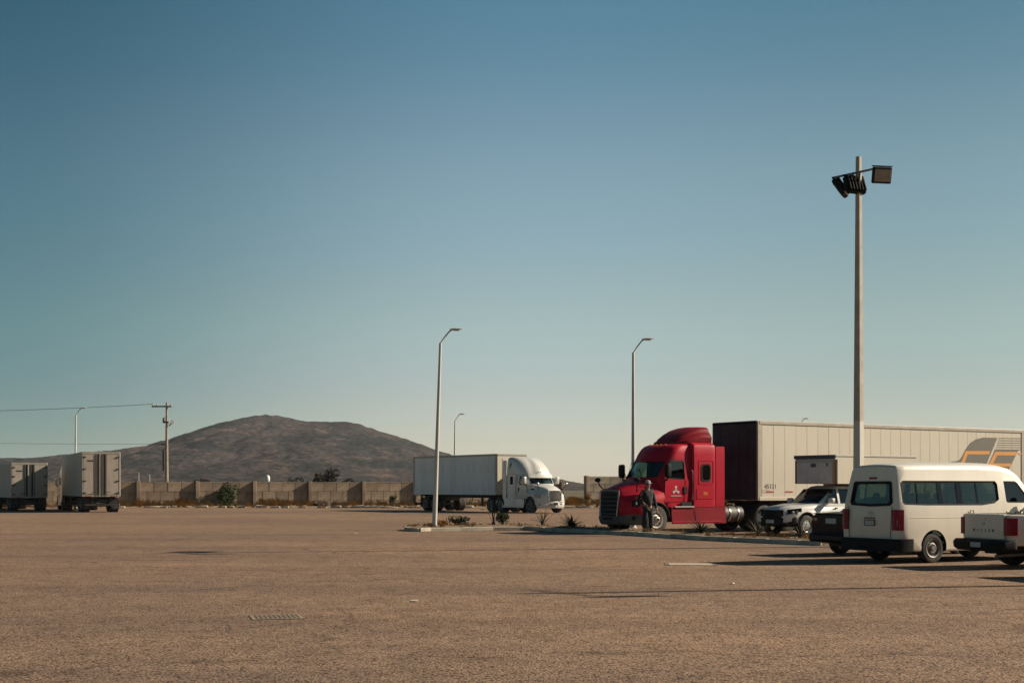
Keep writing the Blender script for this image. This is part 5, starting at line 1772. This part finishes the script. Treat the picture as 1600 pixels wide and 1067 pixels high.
person('person in black jacket, dark trousers and pale cap standing before the red truck', (pp[0], 50.2), .155, R(-62))

# ------------------------------------------------------------------ plants
def blade_mesh(name, L, w, curve, mat):
    mb = MB()
    rs = []
    for k in range(5):
        t = k / 4
        ww = w * (1 - t) ** .7 * (1.0 if t > 0.05 else .8) + .002
        c = Vector((L * t, 0, curve * L * t * t))
        rs.append([(c.x, -ww, c.z + ww * .35), (c.x, 0, c.z - .004), (c.x, ww, c.z + ww * .35), (c.x, 0, c.z + .008)])
    mb.rings(rs)
    me = mb.mesh(name, 40)
    me.materials.append(mat)
    return me
bl_dry = [blade_mesh('leaf', 1, .035, c, M['agave']) for c in (-.15, .05, -.35)]
bl_grn = [blade_mesh('leaf', 1, .055, c, M['agave_dark']) for c in (-.2, .08, -.4)]
def agave(label, xy, z, n, L, dry, spread=(15, 80), cat='plant'):
    o = empty('agave_plant', label, cat, 'agaves on the kerbed island')
    place(o, xy, None, z)
    MB().lathe_z([(.03, -.05), (.08, 0), (.07, .10), (.02, .16)], n=8).build('crown_base', M['bark'], o)
    for k in range(n):
        a = k * 2.399 + random.uniform(-.3, .3)
        el = R(random.uniform(*spread))
        s = L * random.uniform(.65, 1.05)
        inst('leaf', random.choice(bl_dry if dry else bl_grn), o, (0, 0, .05), (0, -el, a), (s, s * random.uniform(.7, 1.2), s))
    return o
isz = .16
def island_at(px, py):
    return G(px, py, isz)
agave('spiky dry agave on the island, right of the green bush', island_at(848, 820.5), isz, 26, .78, True, (25, 80))
agave('dark rounded agave clump on the island left of the red truck grille', island_at(893, 824), isz, 70, .66, False, (2, 62))
agave('dark agave clump before the rear skirt of the red truck', (6.35, 47.7), isz, 64, .66, False, (2, 62))
agave('pale spiky agave before the dark front of the white pickup', (7.85, 45.3), isz, 34, .66, True, (8, 60))
agave('dry sprawling agave beside the front wheel of the white pickup', (8.85, 43.6), isz, 40, .70, True, (4, 50))
agave('thin dead agave stalks at the left side of the green bush', island_at(771, 820), isz, 9, .85, True, (50, 80))

def leaf_ball(n, rx_, ry_, rz_, size, seed, hollow=.45):
    rnd = random.Random(seed)
    mb = MB()
    lobes = [(rnd.uniform(-.5, .5) * rx_, rnd.uniform(-.5, .5) * ry_, rnd.uniform(-.3, .6) * rz_, rnd.uniform(.35, .6)) for _ in range(9)]
    for _ in range(n):
        lx, ly, lz, lr = rnd.choice(lobes)
        d = Vector((rnd.gauss(0, 1), rnd.gauss(0, 1), rnd.gauss(0, 1))).normalized() * (hollow + (1 - hollow) * rnd.random() ** .5) * lr
        c = Vector((lx + d.x * rx_, ly + d.y * ry_, lz + d.z * rz_))
        u = Vector((rnd.gauss(0, 1), rnd.gauss(0, 1), rnd.gauss(0, 1))).normalized() * size * rnd.uniform(.6, 1.3)
        w = u.orthogonal().normalized() * size * .45
        w.rotate(Matrix.Rotation(rnd.uniform(0, 6.3), 3, u.normalized()))
        mb.add([c - u, c + w, c + u, c - w], [(0, 1, 2, 3)])
    return mb
def bush(name, label, cat, xy, z, rx_, ry_, rz_, n, size, mat, seed, group=None, trunk=.3):
    o = empty(name, label, cat, group)
    place(o, xy, None, z)
    tr = MB()
    rnd = random.Random(seed)
    top = trunk + rz_ * .8
    tr.tube([(0, 0, -.1), (.03 * rx_, 0, trunk * .6), (0, 0, top)], [rx_ * .06 + .02, rx_ * .05 + .015, .01], 6)
    for k in range(5):
        a = k * 1.3 + seed
        tr.tube([(0, 0, trunk * (.4 + .12 * k)), (rx_ * .5 * math.cos(a), ry_ * .5 * math.sin(a), trunk + rz_ * (.35 + .15 * k))], [rx_ * .035 + .008, .006], 5)
    tr.build('trunk', M['bark'], o)
    mb = leaf_ball(n, rx_, ry_, rz_, size, seed)
    mb.v = [(x, y, max(.02, zz + trunk + rz_ * (.75 if trunk > 1 else .62))) for x, y, zz in mb.v]
    mb.build('crown', mat, o, 1)
    return o
bush('bush', 'small round green bush on the island beside dead stalks', 'bush', island_at(785, 820), isz - .02, .40, .40, .30, 900, .045, M['leaf'], 3, None, .08)
bush('bush', 'low dry scrub on the island right of the leaning lamp post', 'bush', island_at(717, 820.5), isz - .02, .62, .35, .22, 420, .06, M['agave'], 5, None, .04)
bush('bush', 'dry straw tuft at the foot of the leaning lamp post', 'bush', island_at(690, 821), isz - .02, .35, .3, .16, 260, .05, M['straw'], 6, None, .02)
bush('shrub', 'tall green shrub growing against the middle of the block wall', 'shrub', AT(355, 130.5), .05, 1.15, .9, 1.35, 2600, .10, M['leaf'], 11, 'shrubs along the wall', .05)
bush('shrub', 'green shrub by the wall next to the tall left trailer', 'shrub', AT(199, 129.5), .05, 1.05, .8, 1.1, 1800, .10, M['leaf'], 12, 'shrubs along the wall', .05)
bush('shrub', 'small pale green shrub against the wall left of the middle one', 'shrub', AT(331, 132), .05, .5, .5, .55, 500, .08, M['leaf'], 13, 'shrubs along the wall', .15)
bush('shrub', 'small yellow-green shrub against the wall left of the white truck', 'shrub', AT(614, 132), .05, .42, .4, .55, 450, .08, M['leaf'], 14, 'shrubs along the wall', .15)
bush('shrub', 'yellow-green weeds at the pillar where the taller wall begins', 'shrub', AT(916, 134), .05, .5, .5, .75, 420, .09, M['straw_pale'], 15, 'shrubs along the wall', .15)
# trees and bushes beyond the wall
far = [(309, 250, 3.2, 1.5, 'dark low tree behind the wall right of the utility pole'), (324, 255, 2.6, 1.3, 'small dark tree behind the wall above the left shrub'),
       (462, 250, 2.4, 1.7, 'rounded dark tree behind the wall right of the white tank'), (497, 230, 2.0, 2.2, 'left one of two dark trees behind the wall below the hill peak'),
       (517, 232, 2.6, 2.8, 'right and taller one of two dark trees behind the wall'), (541, 260, 2.6, 1.7, 'low dark tree just right of the two behind the wall'),
       (572, 300, 4.0, 1.2, 'wide low bushes behind the wall left of the white trailer')]
for i, (px, D, rr, hh, lab) in enumerate(far):
    bush('tree', lab, 'tree', AT(px, D), 0, rr * .68, rr * .68, hh * .78, 650, .26, M['leaf_dark'], 30 + i, 'trees beyond the wall', 1.2)
t = empty('water_tank', 'white tank on a thin stand above the wall, below the hill peak', 'water tank')
place(t, AT(418, 260))
MB().lathe_z([(.15, 2.9), (.40, 3.0), (.46, 3.3), (.42, 3.8), (.25, 4.05), (.08, 4.12)], n=14).build('tank', M['tank'], t)
MB().tube([(0, 0, 0), (0, 0, 3.1)], .12, 8).build('stand', M['galv'], t)
for px, top, lab in ((217, 738, 'thin post beyond the wall, left of the utility pole'), (234, 741, 'short thin post beyond the wall next to the utility pole')):
    tag(MB().tube([(AT(px, 150)[0], 150, 0), (AT(px, 150)[0], 150, ZW(top, 150))], .035, 6).build('post', M['galv']), lab, 'post')

# dry grass along the wall and tufts
rnd = random.Random(5)
g1 = MB()
def tuft(mb, x, y, z, h, n, sp, wk=1.8):
    for _ in range(n):
        a = rnd.uniform(0, 6.28)
        r0 = rnd.random() * sp * .6
        bx, by = x + r0 * math.cos(a), y + r0 * math.sin(a)
        hh = h * rnd.uniform(.5, 1.1)
        tx, ty = bx + math.cos(a) * sp * rnd.random(), by + math.sin(a) * sp * rnd.random()
        w = rnd.uniform(.010, .022) * wk
        mb.add([(bx - w, by, z), (bx + w, by, z), (tx + w * .3, ty, z + hh), (tx - w * .3, ty, z + hh)], [(0, 1, 2, 3)])
g2 = MB()
for _ in range(1500):
    x = rnd.uniform(-56, 30)
    yw = 133.0 + (x + 22.7) * math.tan(R(24)) - .5
    y = yw - (yw - 123.2) * rnd.random() ** 1.6 if yw > 123.5 else 123.2
    cl = noise.noise(Vector((x * .22, y * .3, 9)))
    if cl < -.18: continue
    h = rnd.uniform(.18, .42) + max(0, cl) * .7
    tuft(g1 if rnd.random() < .62 else g2, x, y, verge_z(x, y) - .02, h, 16, .22)
for px, D, h in ((264, 130, 1.25), (262, 131, .95), (284, 129, .75), (288, 130, .65), (280, 130, .7), (450, 131, .55), (900, 133, .7), (893, 132, .8), (938, 132, .6)):
    x, y = AT(px, D)
    for k in range(3):
        tuft(g1, x + rnd.uniform(-.3, .3), y, verge_z(x, y), h, 60, .35)
tag(g1.build('dry_grass', M['straw'], None, 1), 'orange dry grass along the foot of the wall', 'grass', kind='stuff')
tag(g2.build('pale_grass', M['straw_pale'], None, 1), 'pale dry grass along the foot of the wall', 'grass', kind='stuff')
g3 = MB()
for _ in range(130):
    i = rnd.randrange(len(isl_front) - 1)
    t_, u_ = rnd.random(), rnd.uniform(.15, .9)
    a, b = isl_front[i], isl_front[i + 1]
    c, d = isl_back[i], isl_back[i + 1]
    x = lerp(lerp(a[0], b[0], t_), lerp(c[0], d[0], t_), u_)
    y = lerp(lerp(a[1], b[1], t_), lerp(c[1], d[1], t_), u_)
    tuft(g3, x, y, .13, rnd.uniform(.05, .18), 14, .14, 1.0)
tag(g3.build('island_grass', M['straw'], None, 1), 'short dry grass on the kerbed island', 'grass', kind='stuff')

# ------------------------------------------------------------------ small things on the ground
o = empty('drain_grate', 'rectangular drain grate sunk in the asphalt at lower left', 'drain')
gx_, gy_ = G(432, 964)
place(o, (gx_, gy_), None, 0, R(14))
MB().frame([(-.33, -.33), (.33, -.33), (.33, .33), (-.33, .33)], [(-.28, -.28), (.28, -.28), (.28, .28), (-.28, .28)], 'xy', .001, .008).build('frame', M['grate_rim'], o)
MB().box((0, 0, .003), (.56, .56, .003)).build('pit', M['grate_pit'], o)
bm_ = MB().box((0, 0, .006), (.034, .56, .005)).mesh('bar')
bm_.materials.append(M['grate'])
for k in range(9):
    inst('bar', bm_, o, (-.24 + k * .06, 0, 0))
o = empty('utility_cover', 'pale concrete cover lying in the asphalt before the black saloon', 'cover')
place(o, G(1079, 881.5), None, 0, R(-4))
MB().box((0, 0, .006), (.96, .86, .010), .003).build('slab', M['cover'], o)
MB().frame([(-.56, -.51), (.56, -.51), (.56, .51), (-.56, .51)], [(-.49, -.44), (.49, -.44), (.49, .44), (-.49, .44)], 'xy', .001, .009).build('frame', M['grate'], o)
def litter(label, px, py, L, yaw, mat='rag'):
    mb = MB().box((0, 0, .02), (L, L * .3, .02), .006)
    mb.v = [(x, y, z + random.uniform(-.006, .012)) for x, y, z in mb.v]
    ob = mb.build('litter', M[mat], None, 50)
    tag(ob, label, 'litter')
    place(ob, G(px, py), None, 0, yaw)
litter('small pale scrap on the asphalt near the middle of the picture', 647, 941, .13, .5)
litter('tiny pale scrap on the asphalt below the concrete cover', 1145, 912.5, .11, 1.0)
litter('tiny pale scrap on the asphalt left of the island', 552, 834, .3, .2)
def tyre_lying(label, xy, z):
    ob = MB().rings([[(.0, 0, 0)]] * 2) if False else MB()
    prof = [(.28, 0), (.30, .02), (.48, .03), (.52, .08), (.52, .22), (.48, .27), (.30, .28), (.28, .26)]
    rs = [[(r * math.cos(a), r * math.sin(a), zz) for r, zz in prof] for a in [k * math.pi / 12 for k in range(24)]]
    rs.append(rs[0])
    ob.rings(rs, cap=(False, False))
    t = tag(ob.build('old_tyre', M['rubber']), label, 'tyre')
    t.location = (xy[0], xy[1], z)
    t.rotation_euler = (.12, .05, 0)
tyre_lying('black tyre lying at the foot of the wall, left of the white truck', AT(499, 126.5), .10)
tyre_lying('black tyre lying half on the first by the wall', AT(507, 126.9), .16)
rb = MB()
rnd = random.Random(9)
for _ in range(120):
    c = AT(rnd.choice((258, 268, 300, 375, 405, 450, 560, 590, 640, 905, 925)) + rnd.uniform(-9, 9), rnd.uniform(122.8, 125.5))
    s_ = rnd.uniform(.06, .22)
    k = len(rb.v)
    rb.box((c[0], c[1], .08), (s_ * 1.6, s_, s_ * .8), s_ * .22)
    rb.v[k:] = [(x + rnd.uniform(-.02, .02), y, z + rnd.uniform(-.03, .03)) for x, y, z in rb.v[k:]]
tag(rb.build('rubble', M['kerb_old'], None, 50), 'pale rubble scattered along the far edge of the lot', 'rubble', kind='stuff')
# loose grit on the near asphalt
gr = MB()
rnd = random.Random(21)
for _ in range(2600):
    D = 11.5 + 30 * rnd.random() ** 1.7
    x = rnd.uniform(-.40, .40) * D
    s_ = rnd.uniform(.004, .011) * (1.0 if rnd.random() < .985 else 1.8)
    a = rnd.uniform(0, 6.28)
    c, s2 = math.cos(a) * s_, math.sin(a) * s_
    h = s_ * rnd.uniform(.35, .7)
    gr.add([(x + c, D + s2, 0), (x - s2, D + c, 0), (x - c, D - s2, 0), (x + s2, D - c, 0), (x + s2 * .2, D, h)],
           [(0, 1, 4), (1, 2, 4), (2, 3, 4), (3, 0, 4)])
tag(gr.build('loose_grit', M['stone'], None, 20), 'loose stones scattered over the near asphalt', 'gravel', kind='stuff')

# ------------------------------------------------------------------ haze
hz_ = MB()
hz_.box((0, 4450, 95), (13200, 9400, 196))
hm_ = bpy.data.materials.new('thin_haze')
hm_.use_nodes = True
hm_.node_tree.nodes.clear()
vo_ = hm_.node_tree.nodes.new('ShaderNodeVolumePrincipled')
vo_.inputs['Color'].default_value = (.80, .88, 1.0, 1)
vo_.inputs['Density'].default_value = 0.00005
vo_.inputs['Anisotropy'].default_value = 0.2
mo_ = hm_.node_tree.nodes.new('ShaderNodeOutputMaterial')
hm_.node_tree.links.new(vo_.outputs[0], mo_.inputs['Volume'])
tag(hz_.build('haze', hm_), 'thin haze in the air over the plain', 'haze', kind='stuff')
